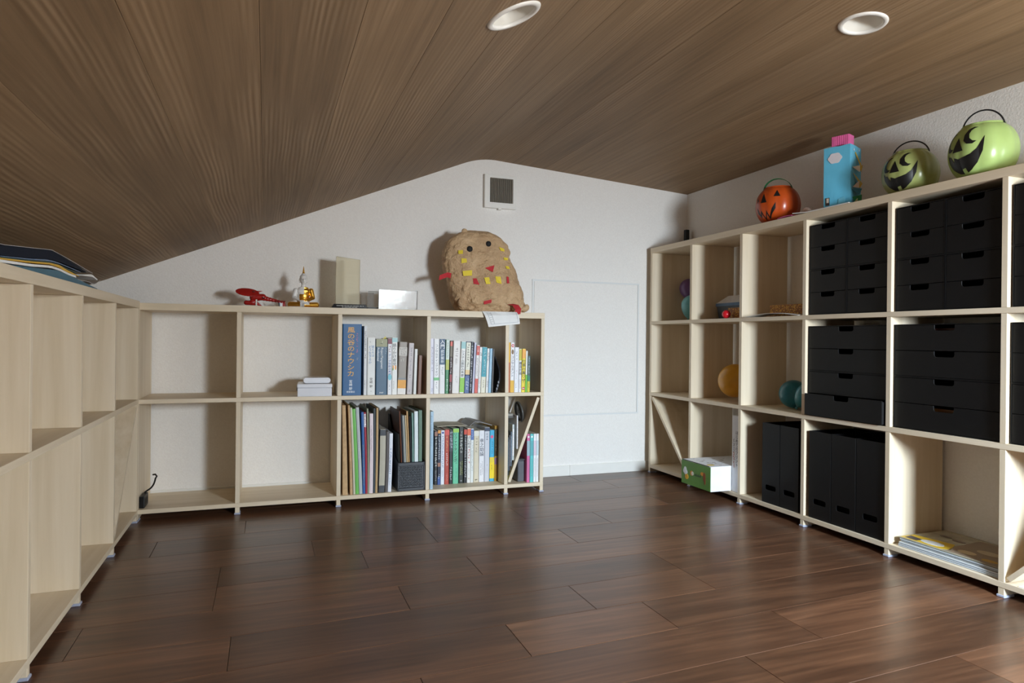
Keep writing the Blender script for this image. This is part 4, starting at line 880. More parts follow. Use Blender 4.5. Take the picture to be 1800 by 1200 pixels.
for q in range(2):
    bm = bmesh.new(); rnd = random.Random(q); x = 0.275 + q * 0.022; xe = 0.385 - q * 0.024
    while x < xe:
        wd = rnd.uniform(0.006, 0.014); xx = x
        while xx < min(x + wd, xe):
            addbox(bm, xx, xx + 0.0011, py - 0.0405, py - 0.0398, ZT + 0.0115 - q * 0.006, ZT + 0.0145 - q * 0.006); xx += 0.0018
        x += wd + 0.003
    from_bm('lettering', bm, col(196, 194, 186), t)
for o in [q for q in t.children if q.name.startswith('lettering')][:2]: bpy.data.objects.remove(o)

gls = NT('clear_acrylic'); gls.b.inputs['Base Color'].default_value = (0.95, 0.97, 0.97, 1); gls.b.inputs['Roughness'].default_value = 0.04
gls.b.inputs['Transmission Weight'].default_value = 0.92; gls.b.inputs['IOR'].default_value = 1.42
t = thing('acrylic_block', 'low clear acrylic block standing just right of the tall plaque', 'acrylic block', (0.405, 2.90, ZT))
box('block', 0.384, 0.436, 2.893, 2.915, ZT + 0.0003, ZT + 0.074, gls.m, t, 0.0015)
t = thing('acrylic_block', 'clear acrylic block with a dark foot behind the bright certificate frame', 'acrylic block', (0.44, 2.88, ZT))
box('block', 0.410, 0.452, 2.866, 2.884, ZT + 0.010, ZT + 0.080, gls.m, t, 0.0015)
box('foot', 0.406, 0.470, 2.852, 2.889, ZT + 0.0003, ZT + 0.0098, col(22, 22, 24), t, 0.001)
silver = pm('brushed_silver_sheet', (222, 226, 232), 0.15, 0.05, 12, bump=0.30, bscale=18, metal=0.85)
t = thing('certificate_stand', 'wide bright silver and acrylic frame reflecting the window', 'frame', (0.53, 2.84, ZT))
Rz = Matrix.Rotation(math.radians(0), 4, 'Z')
t.matrix_world = Matrix.Translation((0.532, 2.845, ZT + 0.0002)) @ Matrix.Rotation(math.radians(4.0), 4, 'Z') @ Matrix.Rotation(math.radians(3.4), 4, 'X'); MW[t.name] = t.matrix_world.copy()
box('acrylic_front', -0.085, 0.085, -0.010, -0.002, 0.0, 0.086, gls.m, t, 0.0012, local=True)
box('silver_back', -0.0845, 0.0845, -0.0015, 0.0015, 0.0, 0.085, silver, t, 0.0005, local=True)
box('stand', -0.06, 0.06, 0.002, 0.030, 0.0, 0.004, gls.m, t, 0.0005, local=True)

# crumpled kraft paper bag creature
lv = [(556, 803, 929), (551, 799, 930), (545, 797, 929), (530, 792, 926), (517, 788, 922), (500, 785, 915), (483, 780, 908), (466, 777, 901), (450, 779, 898), (437, 784, 893), (428, 793, 884), (421, 805, 873), (416, 817, 860)]
def bxp(u): return 0.791 + (u - 800) * 0.00266
def bzp(v): return ZT + 0.0008 + (556 - v) * 0.00262
bm = bmesh.new(); rings = []; NB = 96; BCY = 2.872
# interpolate the silhouette
def sil(v):
    for p, q in zip(lv, lv[1:]):
        if q[0] <= v <= p[0]:
            u = (p[0] - v) / (p[0] - q[0]); return (p[1] + (q[1] - p[1]) * u, p[2] + (q[2] - p[2]) * u)
    return lv[-1][1:]
NVv = 84
for j in range(NVv + 1):
    v = 556 - (556 - 416) * j / NVv; l, r_ = sil(v); x0, x1 = bxp(l), bxp(r_); cx_, hw_ = (x0 + x1) / 2, (x1 - x0) / 2
    u = j / NVv; hd = 0.085 * (1 - 0.45 * u ** 2.2) * min(1, 0.75 + 2.5 * u) * (1 if u < 0.9 else math.sqrt(max(0.03, 1 - ((u - 0.9) / 0.1) ** 2 * 0.7)))
    ring = []
    for k in range(NB):
        a = 2 * PI * k / NB; ca, sa = math.cos(a), math.sin(a); e = 0.72
        xx = cx_ + hw_ * math.copysign(abs(ca) ** e, ca); yy = BCY + hd * math.copysign(abs(sa) ** e, sa)
        ring.append(Vector((xx, yy, bzp(v))))
    rings.append(ring)
def crump(p):
    q = p * 17; d = 0.0
    a = noise.noise(q + Vector((3, 1, 7))); b = noise.noise(q * 2.3); c_ = noise.noise(q * 4.9 + Vector((9, 2, 1)))
    vd = noise.voronoi(p * 13 + Vector((1, 4, 2)))[0]; v2 = noise.voronoi(p * 31)[0]
    return 0.010 * (vd[1] - vd[0]) + 0.007 * (v2[1] - v2[0]) + 0.006 * a + 0.003 * b - 0.007
cen = Vector((0.93, BCY, 0.95)); vr = []
for j, ring in enumerate(rings):
    vv = []
    for p in ring:
        n_ = Vector((p.x - (ring[0].x + ring[NB // 2].x) / 2, (p.y - BCY) * 1.6, 0)).normalized()
        d = crump(p); low = 1 + 0.7 * max(0, 0.25 - j / NVv) * 4
        q = p + n_ * d * low
        if j == 0: q.z = ZT + 0.0008
        vv.append(bm.verts.new(q))
    vr.append(vv)
for A, Bq in zip(vr, vr[1:]):
    for k in range(NB): bm.faces.new((A[k], A[(k + 1) % NB], Bq[(k + 1) % NB], Bq[k]))
bm.faces.new(vr[0])
tc_ = bm.verts.new(sum((v.co for v in vr[-1]), Vector()) / NB + Vector((0, 0, 0.003)))
for k in range(NB): bm.faces.new((vr[-1][k], vr[-1][(k + 1) % NB], tc_))
bag = thing('paper_bag_creature', 'big crumpled brown paper bag decorated as a creature with coloured scraps', 'paper craft', (0.94, BCY, ZT))
kt = NT('crumpled_kraft'); ktc = kt.new('ShaderNodeTexCoord'); kn = kt.new('ShaderNodeTexNoise', i_Scale=9.0, i_Detail=5.0, i_Roughness=0.7)
kt.link(ktc.outputs['Object'], kn.inputs[0]); kt.link(kt.ramp(kn.outputs['Fac'], [(0.3, lin((172, 138, 102))), (0.55, lin((198, 165, 126))), (0.75, lin((212, 182, 144)))]), kt.b.inputs['Base Color']); kt.b.inputs['Roughness'].default_value = 0.65
kw_ = kt.new('ShaderNodeVectorMath', operation='SCALE'); kw_.inputs['Scale'].default_value = 0.10; kt.link(kn.outputs['Color'], kw_.inputs[0]); ka = kt.new('ShaderNodeVectorMath', operation='ADD'); kt.link(ktc.outputs['Object'], ka.inputs[0]); kt.link(kw_.outputs[0], ka.inputs[1])
kv = kt.new('ShaderNodeTexVoronoi', feature='DISTANCE_TO_EDGE', i_Scale=26.0); kt.link(ka.outputs[0], kv.inputs[0]); kv2 = kt.new('ShaderNodeTexVoronoi', feature='DISTANCE_TO_EDGE', i_Scale=60.0); kt.link(ka.outputs[0], kv2.inputs[0])
km = kt.new('ShaderNodeMath', operation='MULTIPLY_ADD'); km.inputs[1].default_value = 0.5; kt.link(kv2.outputs['Distance'], km.inputs[0]); kt.link(kv.outputs['Distance'], km.inputs[2]); kr = kt.new('ShaderNodeTexNoise', i_Scale=24.0, i_Detail=5.0, i_Roughness=0.6, i_Distortion=1.2); kt.link(ktc.outputs['Object'], kr.inputs[0])
kab = kt.new('ShaderNodeMath', operation='SUBTRACT'); kab.inputs[1].default_value = 0.5; kt.link(kr.outputs['Fac'], kab.inputs[0]); kab2 = kt.new('ShaderNodeMath', operation='ABSOLUTE'); kt.link(kab.outputs[0], kab2.inputs[0])
kad = kt.new('ShaderNodeMath', operation='MULTIPLY_ADD'); kad.inputs[1].default_value = 1.7; kt.link(kab2.outputs[0], kad.inputs[0]); kt.link(km.outputs[0], kad.inputs[2]); kt.bump(kad.outputs[0], 0.75, 0.009)
bagm = kt.m
bmesh.ops.recalc_face_normals(bm, faces=bm.faces); tree = BVHTree.FromBMesh(bm)
from_bm('bag', bm, bagm, bag)
blob('gathered_corner', [((bxp(812), BCY - 0.045, ZT + 0.024), (0.026, 0.020, 0.019)), ((bxp(806), BCY - 0.06, ZT + 0.040), (0.016, 0.012, 0.022)), ((bxp(822), BCY - 0.060, ZT + 0.018), (0.022, 0.012, 0.013))], 0.004, bagm, bag, smooth_it=1)
blob('gathered_corner', [((bxp(920), BCY - 0.05, ZT + 0.019), (0.020, 0.016, 0.014)), ((bxp(924), BCY - 0.055, ZT + 0.026), (0.012, 0.010, 0.016)), ((bxp(911), BCY - 0.058, ZT + 0.014), (0.010, 0.010, 0.009))], 0.003, bagm, bag, smooth_it=1)
blob('twisted_ear', [((bxp(815), BCY - 0.02, bzp(418)), (0.014, 0.009, 0.012)), ((bxp(811), BCY - 0.02, bzp(423)), (0.008, 0.008, 0.010))], 0.003, bagm, bag, smooth_it=1)
def on_bag(u, v, off=0.0012):
    x, z_ = bxp(u), bzp(v); h = tree.ray_cast(Vector((x, 2.5, z_)), Vector((0, 1, 0)))
    if h[0] is None: return Vector((x, BCY - 0.06, z_)), Vector((0, -1, 0))
    n_ = h[1] if h[1].y < 0 else -h[1]
    return h[0] + n_ * off, n_
def scrap(name, pts, mat):
    """a torn paper scrap lying on the bag; points are measured on the bag's front"""
    bm = bmesh.new(); vs = []; us = [p[0] for p in pts]; vsx = [p[1] for p in pts]
    p0, n0 = on_bag(sum(us) / len(us), sum(vsx) / len(vsx), 0.0035)
    for (u, v) in pts:
        q, _ = on_bag(u, v, 0.003); y = min(q.y, p0.y + 0.004); vs.append(bm.verts.new((q.x, y, q.z)))
    f = bm.faces.new(vs)
    r = bmesh.ops.extrude_face_region(bm, geom=[f]); bmesh.ops.translate(bm, vec=(0, -0.0008, 0), verts=[g for g in r['geom'] if isinstance(g, bmesh.types.BMVert)])
    return from_bm(name, bm, mat, bag)
yel, rdp = pm('yellow_paper', (226, 200, 52), 0.7, 0.03), pm('red_felt', (184, 40, 48), 0.8, 0.06)
Z6 = lambda L: [(740 + a / 6, 400 + b / 6) for a, b in L]
for L in ([(362, 322), (408, 318), (404, 358), (362, 362)], [(388, 404), (440, 404), (444, 444), (392, 452)], [(404, 530), (494, 520), (496, 574), (412, 580)], [(616, 592), (668, 586), (680, 652), (636, 656)],
          [(736, 574), (794, 572), (806, 646), (746, 636)], [(792, 262), (850, 278), (852, 306), (812, 302)], [(838, 368), (890, 370), (888, 396), (844, 398)], [(856, 458), (898, 456), (912, 486), (866, 488)]):
    scrap('yellow_scrap', Z6(L), yel)
for L in ([(628, 490), (732, 456), (714, 532)], [(504, 604), (540, 600), (572, 664), (510, 656)], [(860, 568), (884, 568), (894, 634), (866, 640)], [(612, 832), (694, 812), (692, 842), (616, 858)]):
    scrap('red_scrap', Z6(L), rdp)
for (u, v, r_) in ((820, 450.3, 0.0135), (852.8, 439.5, 0.0125)):
    q, n_ = on_bag(u, v, 0.002); bm = bmesh.new(); bmesh.ops.create_icosphere(bm, subdivisions=3, radius=r_, matrix=Matrix.Translation(q) @ Matrix.Diagonal((1, 0.55, 1, 1)))
    for v_ in bm.verts: v_.co += (v_.co - q).normalized() * 0.0012 * noise.noise(v_.co * 300)
    from_bm('eye', bm, pm('black_pompom', (18, 18, 18), 0.75), bag, smooth=True)
a0 = Vector((bxp(789), BCY - 0.050, bzp(498))); a1 = Vector((bxp(766), BCY - 0.080, bzp(501)))
bm = bmesh.new()
def strip3(bm, pts, wv, th):
    rows = []
    for i, p in enumerate(pts):
        p = Vector(p); rows.append([bm.verts.new(p + Vector(wv) * s_ + Vector((0, dy, 0))) for s_, dy in ((-1, 0), (1, 0), (1, th), (-1, th))])
    for A, Bq in zip(rows, rows[1:]):
        for k in range(4): bm.faces.new((A[k], A[(k + 1) % 4], Bq[(k + 1) % 4], Bq[k]))
    bm.faces.new(rows[0]); bm.faces.new(rows[-1])
strip3(bm, [(bxp(788), BCY - 0.062, bzp(497)), (bxp(781), BCY - 0.074, bzp(496)), (bxp(773), BCY - 0.082, bzp(499)), (bxp(766), BCY - 0.086, bzp(502))], (0.002, 0, 0.011), 0.0015)
from_bm('red_arm', bm, rdp, bag)
bm = bmesh.new(); strip3(bm, [(bxp(889), BCY - 0.088, bzp(542)), (bxp(896), BCY - 0.106, bzp(544)), (bxp(899), BCY - 0.121, bzp(551)), (bxp(896), BCY - 0.131, bzp(560))], (0.014, 0, 0.002), 0.0015)
from_bm('red_arm', bm, rdp, bag)

# printed sheet pinned under the bag and drooping over the edge
t = thing('paper_sheet', 'white printed form drooping over the shelf edge under the paper bag', 'paper sheet', (0.955, YB - 0.005, ZT - 0.07))
bm = bmesh.new(); uvl = bm.loops.layers.uv.new('UVMap'); rows = []
sec = [(2.80, ZT + 0.0004), (2.765, ZT + 0.0008), (YB - 0.0015, ZT + 0.0008), (YB - 0.014, ZT - 0.018), (YB - 0.019, ZT - 0.042), (YB - 0.020, ZT - 0.068)]
for i, (y, zz) in enumerate(sec):
    u = i / 5; xl = 0.868 + 0.040 * u; xr = 1.040 + 0.012 * u
    rows.append([bm.verts.new((xl + (xr - xl) * k / 6, y - (0.004 * math.sin(k * 1.3) if i > 2 else 0), zz + (0.016 * (k / 6) * (i > 2) * (i - 2) / 3))) for k in range(7)])
for A, Bq in zip(rows, rows[1:]):
    for k in range(6): bm.faces.new((A[k], A[k + 1], Bq[k + 1], Bq[k]))
sh = from_bm('sheet', bm, PAPER, t); sm = sh.modifiers.new('thick', 'SOLIDIFY'); sm.thickness = 0.0004; sm.offset = 0
bm = bmesh.new(); ln = 0.0009
def onsheet(a, b):       # a across, b down the hanging part
    xl = 0.868 + 0.040 * (0.4 + 0.6 * b); xr = 1.040 + 0.012 * (0.4 + 0.6 * b); k = a * 6
    i = 2 + 3 * b; i0 = min(4, int(i)); f_ = i - i0; y = sec[i0][0] * (1 - f_) + sec[i0 + 1][0] * f_; zz = sec[i0][1] * (1 - f_) + sec[i0 + 1][1] * f_
    return Vector((xl + (xr - xl) * a, y - 0.004 * math.sin(k * 1.3) - 0.0012, zz + 0.016 * a * b))
def sline(a0, b0, a1, b1):
    n = 8
    for q in range(n):
        p, r_ = onsheet(a0 + (a1 - a0) * q / n, b0 + (b1 - b0) * q / n), onsheet(a0 + (a1 - a0) * (q + 1) / n, b0 + (b1 - b0) * (q + 1) / n)
        d = (r_ - p).cross(Vector((0, 1, 0))).normalized() * ln / 2
        bm.faces.new([bm.verts.new(w_) for w_ in (p - d, r_ - d, r_ + d, p + d)])
for q in ((0.10, 0.1, 0.10, 0.86), (0.10, 0.86, 0.95, 0.86), (0.95, 0.86, 0.95, 0.1), (0.20, 0.1, 0.20, 0.86)): sline(*q)
for q in range(5): sline(0.12, 0.2 + q * 0.13, 0.18, 0.2 + q * 0.13)
from_bm('print', bm, col(110, 116, 130), t)

# ------------------------------------------------------------------ folders heaped on the left bookcase
def sheets(name, label, cat, mat, zfun, x0, x1, y0, y1, th, skew=0.0, nx=5, ny=10, clip=None, parent=None, top=None, grp=None):
    bm = bmesh.new(); V = []
    for j in range(ny + 1):
        r_ = []
        for i in range(nx + 1):
            y = y0 + (y1 - y0) * j / ny; x = x0 + (x1 - x0) * i / nx + skew * (y - y0)
            if clip: x, y = clip(x, y, i / nx, j / ny)
            zz = zfun(x, y); r_.append([bm.verts.new((x, y, zz)), bm.verts.new((x, y, zz + (th(y) if callable(th) else th)))])
        V.append(r_)
    for j in range(ny):
        for i in range(nx):
            a, b, c_, d = V[j][i], V[j][i + 1], V[j + 1][i + 1], V[j + 1][i]
            bm.faces.new((a[0], d[0], c_[0], b[0])); bm.faces.new((a[1], b[1], c_[1], d[1]))
    bd = [V[0][i] for i in range(nx)] + [V[j][nx] for j in range(ny)] + [V[ny][i] for i in range(nx, 0, -1)] + [V[j][0] for j in range(ny, 0, -1)]
    for p, q in zip(bd, bd[1:] + bd[:1]): bm.faces.new((p[0], q[0], q[1], p[1]))
    if parent is not None: return from_bm(name, bm, mat, parent)
    t = thing(name, label, cat, ((x0 + x1) / 2, (y0 + y1) / 2, top or ZTL), group=grp)
    from_bm('cover', bm, mat, t); return t
GF = 'folders heaped on top of the left bookcase'
def cut(y_lim, amt):      # front corner cut away: the heap is turned towards the wall
    def f(x, y, a, b): return x - a * amt * max(0, (y - y_lim)), y
    return f
def ipl(pts):
    def f(y):
        if y <= pts[0][0]: return pts[0][1]
        for (a, za), (b, zb) in zip(pts, pts[1:]):
            if y <= b: return za + (zb - za) * (y - a) / (b - a)
        return pts[-1][1]
    return f
def heap(label, mat, prof, thick, x0, x1, y0, y1, ny=22, name='folder', cat='folder', grp=GF, wob=0.0):
    f = ipl(prof)
    sheets(name, label, cat, mat, lambda x, y: f(y) + wob * math.sin(40 * y + 25 * x), x0, x1, y0, y1, ipl(thick) if isinstance(thick, list) else thick, clip=lambda x, y, a, b: (x if y < y1 - 0.10 else x - (1 - a) * 0.0 - a * 0.0, y), ny=ny, nx=6, grp=grp, top=ZTL)
Zt = ZTL
heap('petrol blue folder, lowest of the heap on the left bookcase', pm('petrol_blue_card', (50, 98, 118), 0.5), [(1.2, Zt + 0.0006), (2.2, Zt + 0.0006)], [(1.45, 0.001), (1.60, 0.010), (1.77, 0.020), (1.90, 0.016), (2.15, 0.004)], -0.66, -0.449, 1.45, 2.15)
heap('white paper folder just above the petrol blue one', PAPER, [(1.2, Zt + 0.002), (1.43, Zt + 0.0035), (1.60, Zt + 0.0125), (1.73, Zt + 0.0225), (1.80, Zt + 0.0225), (1.87, Zt + 0.0185), (1.94, Zt + 0.0180)], 0.0050, -0.68, -0.452, 1.20, 1.94)
heap('golden yellow folder between white paper and navy covers', pm('golden_card', (212, 164, 36), 0.5), [(1.2, Zt + 0.0075), (1.43, Zt + 0.0090), (1.60, Zt + 0.0200), (1.73, Zt + 0.0300), (1.80, Zt + 0.0300), (1.87, Zt + 0.0245), (1.98, Zt + 0.0240)], [(1.43, 0.0026), (1.74, 0.0034), (1.80, 0.0060), (1.88, 0.0060), (1.98, 0.001)], -0.68, -0.454, 1.20, 1.98)
heap('dark green folder peeping out above the yellow one', pm('bottle_green_card', (30, 66, 50), 0.4), [(1.2, Zt + 0.0105), (1.43, Zt + 0.0120), (1.60, Zt + 0.0236), (1.73, Zt + 0.0345), (1.80, Zt + 0.0372), (1.98, Zt + 0.0320)], 0.0020, -0.68, -0.460, 1.20, 1.98)
heap('shiny blue plastic folder under the navy cover', pm('blue_film', (26, 80, 124), 0.2), [(1.2, Zt + 0.0130), (1.43, Zt + 0.0144), (1.60, Zt + 0.0262), (1.73, Zt + 0.0372), (1.80, Zt + 0.0396), (2.00, Zt + 0.0370)], [(1.43, 0.001), (1.72, 0.0034), (2.0, 0.0014)], -0.68, -0.456, 1.20, 2.00)
heap('thick navy folder at the top of the heap', pm('navy_film', (12, 22, 38), 0.7, spec=0.2), [(1.2, Zt + 0.0150), (1.43, Zt + 0.0160), (1.60, Zt + 0.0300), (1.73, Zt + 0.0412), (1.80, Zt + 0.0434), (2.04, Zt + 0.0400)], [(1.43, 0.018), (1.73, 0.020), (1.85, 0.013), (2.04, 0.002)], -0.66, -0.452, 1.20, 2.04)
clr = NT('clear_crinkled_film'); clr.b.inputs['Base Color'].default_value = (0.8, 0.8, 0.78, 1); clr.b.inputs['Roughness'].default_value = 0.15; clr.b.inputs['Transmission Weight'].default_value = 0.5; clr.b.inputs['IOR'].default_value = 1.2
heap('clear plastic sleeve with an upturned rim over the navy folder', clr.m, [(1.2, Zt + 0.0335), (1.43, Zt + 0.0350), (1.60, Zt + 0.0500), (1.73, Zt + 0.0620), (1.85, Zt + 0.0570), (2.10, Zt + 0.0430)], 0.0010, -0.66, -0.450, 1.20, 2.10, name='plastic_sleeve', cat='plastic sleeve', grp=None)
heap('clear crinkled plastic sleeve sticking out at the far end of the heap', clr.m, [(1.96, Zt + 0.0185), (2.05, Zt + 0.0130), (2.12, Zt + 0.0180), (2.20, Zt + 0.0270)], 0.0012, -0.62, -0.452, 1.96, 2.20, name='plastic_sleeve', cat='plastic sleeve', grp=None, wob=0.0035)
heap('bent white sheet curling out at the far end of the folder heap', PAPER, [(1.99, Zt + 0.0280), (2.03, Zt + 0.0300), (2.10, Zt + 0.0335), (2.15, Zt + 0.0290)], [(1.99, 0.002), (2.08, 0.0065), (2.15, 0.003)], -0.62, -0.450, 1.99, 2.155, name='paper_sheet', cat='paper sheet', grp=None)

# ------------------------------------------------------------------ right bookcase: black drawer units
def notch_panel(y0, y1, z0, z1, nw, nh, x, th, parent, name='front_panel'):
    """drawer front with a finger notch cut down from its upper edge; faces -X"""
    yc = (y0 + y1) / 2; r_ = nh * 0.42; L = [(y0, z0), (y1, z0), (y1, z1), (yc + nw / 2, z1)]
    for k in range(5): a = PI / 2 * k / 4; L.append((yc + nw / 2 - r_ + r_ * math.cos(a), z1 - nh + r_ - r_ * math.sin(a)))
    for k in range(5): a = PI / 2 * k / 4; L.append((yc - nw / 2 + r_ - r_ * math.sin(a), z1 - nh + r_ - r_ * math.cos(a)))
    L += [(yc - nw / 2, z1), (y0, z1)]
    return prism(name, L, 0, x, x + th, BLACKP, parent, bevel=0.0006)
def drawer_unit(y0, y1, z0, h, label, grp, out=(0, 0), xf=XR + 0.012, inner=None):
    t = thing('drawer_unit', label, 'drawer unit', (xf + 0.11, (y0 + y1) / 2, z0 + 0.0003), group=grp)
    z0 += 0.0004; w = 0.0022; d = 0.222
    bm = bmesh.new()
    addbox(bm, xf, xf + d, y0, y0 + w, z0, z0 + h); addbox(bm, xf, xf + d, y1 - w, y1, z0, z0 + h)
    addbox(bm, xf, xf + d, y0 + w, y1 - w, z0, z0 + w); addbox(bm, xf, xf + d, y0 + w, y1 - w, z0 + h - w, z0 + h); addbox(bm, xf + d - w, xf + d, y0 + w, y1 - w, z0 + w, z0 + h - w)
    from_bm('case', bm, BLACKP, t)
    hh = (h - 2 * w) / 2
    for q in range(2):
        za = z0 + w + q * hh + 0.0006; zb_ = z0 + w + (q + 1) * hh - 0.0010; dx = -out[q]
        fr = notch_panel(y0 + w + 0.0008, y1 - w - 0.0008, za, zb_, min(0.062, (y1 - y0) * 0.40), 0.017, xf + 0.001 + dx, 0.003, t, 'drawer')
        bm = bmesh.new(); a, b = y0 + w + 0.002, y1 - w - 0.002; xx0, xx1 = xf + 0.004 + dx, min(xf + d - w - 0.001, xf + d - 0.004)
        addbox(bm, xx0, xx1, a, a + 0.002, za, zb_ - 0.004); addbox(bm, xx0, xx1, b - 0.002, b, za, zb_ - 0.004); addbox(bm, xx0, xx1, a, b, za, za + 0.002)
        o = from_bm('tray', bm, BLACKD, fr)
        if inner and inner[q]:
            bm = bmesh.new(); addbox(bm, xx0 + 0.02, xx1 - 0.02, a + 0.02, b - 0.02, za + 0.0025, zb_ - 0.010)
            from_bm('contents', bm, col(*inner[q]), fr)
    return t
GU = 'narrow black two-drawer units in the top row'
cells = [(RY[3] + TH, RY[2]), (RY[4] + TH, RY[3]), (RY[5] + TH, RY[4])]
wcell = ['fourth', 'fifth', 'nearest']
for ci, (a, b) in enumerate(cells):
    mid = (a + b) / 2
    for si, (p, q) in enumerate(((mid + 0.0008, b - 0.006), (a + 0.006, mid - 0.0008))):
        for lv_ in range(2):
            lb = '%s narrow black drawer unit, %s column of the %s top cell' % (('lower', 'upper')[lv_], ('far', 'near')[si], wcell[ci])
            drawer_unit(p, q, RZ[2] + lv_ * 0.1655, 0.165, lb, GU)
GW = 'wide black two-drawer units in the middle row'
for ci, (a, b) in enumerate(cells):
    for lv_ in range(2):
        drawer_unit(a + 0.004, b - 0.004, RZ[1] + lv_ * 0.1645, 0.164, '%s wide black drawer unit in the %s middle cell%s' % (('lower', 'upper')[lv_], wcell[ci], ', its bottom drawer pulled out' if (ci == 0 and lv_ == 0) else ''), GW,
                    out=(0.020, 0) if (ci == 0 and lv_ == 0) else (0, 0), inner=((120, 82, 40), None) if (ci == 1 and lv_ == 0) else ((None, (84, 44, 34)) if ci == 1 else None))
# black magazine files in the bottom row
def file_box(y0, y1, label, grp):
    z0 = RZ[0] + 0.0004; h = 0.318; xf = XR + 0.008; d = 0.226
    t = thing('file_box', label, 'file box', (xf + d / 2, (y0 + y1) / 2, z0), group=grp)
    yc = (y0 + y1) / 2
    prism('front_panel', [(y0, z0), (y1, z0), (y1, z0 + h), (y0, z0 + h)], 0, xf, xf + 0.0025, BLACKP, t, holes=[rrect(yc, z0 + 0.062, 0.056, 0.020, 0.006, 3)], bevel=0.0006)
    bm = bmesh.new(); w = 0.0022
    for ya in (y0, y1 - w): addbox(bm, xf + 0.0026, xf + d, ya, ya + w, z0, z0 + h)
    addbox(bm, xf + d - w, xf + d, y0 + w, y1 - w, z0, z0 + h); addbox(bm, xf + 0.0026, xf + d - w, y0 + w, y1 - w, z0, z0 + w)
    from_bm('body', bm, BLACKP, t)
    box('papers', xf + 0.03, xf + d - 0.02, y0 + 0.012, y1 - 0.012, z0 + 0.003, z0 + h - 0.05, BLACKD, t)
GB = 'black magazine files in the bottom row'
for i, (a, b) in enumerate(((2.064, 2.160), (1.9655, 2.0615))): file_box(a, b, ('far', 'near')[i] + ' one of the two black magazine files in the third bottom cell', GB)
for i, (a, b) in enumerate(((1.8145, 1.9150), (1.7095, 1.8120), (1.5945, 1.7070))): file_box(a, b, ('far', 'middle', 'near')[i] + ' one of the three black magazine files in the fourth bottom cell', GB)

# green and white toy box pulled out of the second bottom cell
gx0, gx1, gy0, gy1, gz0, gz1 = 1.785, 2.085, 2.350, 2.560, RZ[0] + 0.0006, RZ[0] + 0.108
t = thing('toy_box', 'green and white cardboard box sticking out of the lower bookcase cell', 'box', ((gx0 + gx1) / 2, (gy0 + gy1) / 2, gz0))
wc = pm('white_card', (234, 236, 240), 0.5, 0.02)
box('carton', gx0 + 0.002, gx1, gy0, gy1, gz0, gz1, wc, t, 0.0015)
box('front_label', gx0, gx0 + 0.0018, gy0 + 0.001, gy1 - 0.001, gz0 + 0.001, gz1 - 0.003, pm('grass_green_card', (96, 146, 60), 0.4, 0.12, 8), t, 0.0006)
box('lid_gap', gx0 + 0.0005, gx0 + 0.0040, gy0 + 0.010, gy1 - 0.004, gz1 - 0.0015, gz1 + 0.0004, BLACKD, t)
def gpat(name, pts, cc, k=1): return prism(name, pts, 0, gx0 - 0.0003 * k, gx0, col(*cc), t)
gw = gy1 - gy0; gh = gz1 - gz0
for kk, (fy_, fz, r_) in enumerate(((0.86, 0.62, 0.010), (0.84, 0.50, 0.012), (0.88, 0.54, 0.010))): gpat('printed_shape', disc(gy0 + gw * fy_, gz0 + gh * fz, r_, r_ * 1.1), (226, 230, 230), 1 + kk)
gpat('printed_shape', disc(gy0 + gw * 0.80, gz0 + gh * 0.32, 0.012), (226, 170, 50), 4)
gpat('printed_shape', disc(gy0 + gw * 0.63, gz0 + gh * 0.52, 0.011), (230, 150, 60)); gpat('printed_shape', disc(gy0 + gw * 0.60, gz0 + gh * 0.52, 0.0085), (234, 228, 214), 2)
gpat('printed_shape', disc(gy0 + gw * 0.27, gz0 + gh * 0.62, 0.012, 0.008), (226, 150, 50)); gpat('printed_shape', disc(gy0 + gw * 0.20, gz0 + gh * 0.52, 0.009, 0.020), (136, 74, 36), 2); gpat('printed_shape', disc(gy0 + gw * 0.18, gz0 + gh * 0.36, 0.0045, 0.016), (136, 74, 36), 3)
bm = bmesh.new()
for q in range(6): addbox(bm, gx0 - 0.0004, gx0, gy0 + gw * 0.53 - q * 0.008 - 0.005, gy0 + gw * 0.53 - q * 0.008, gz0 + gh * 0.45, gz0 + gh * (0.52 + 0.03 * (q % 2)))
from_bm('lettering', bm, col(40, 66, 34), t)
rnd = random.Random(11); bm = bmesh.new()
for q in range(26):
    x, y = rnd.uniform(gx0 + 0.02, gx1 - 0.02), rnd.uniform(gy0 + 0.02, gy1 - 0.02); w_, d_ = rnd.uniform(0.008, 0.02), rnd.uniform(0.002, 0.005)
    addbox(bm, x, x + w_, y, y + d_, gz1, gz1 + 0.0003)
from_bm('top_print', bm, col(120, 106, 96), t)
prism('printed_shape', [(gx0 + 0.03 + 0.018 * math.cos(a * PI / 8), gy0 + 0.04 + 0.012 * math.sin(a * PI / 8)) for a in range(16)], 2, gz1, gz1 + 0.0005, col(222, 190, 70), t)

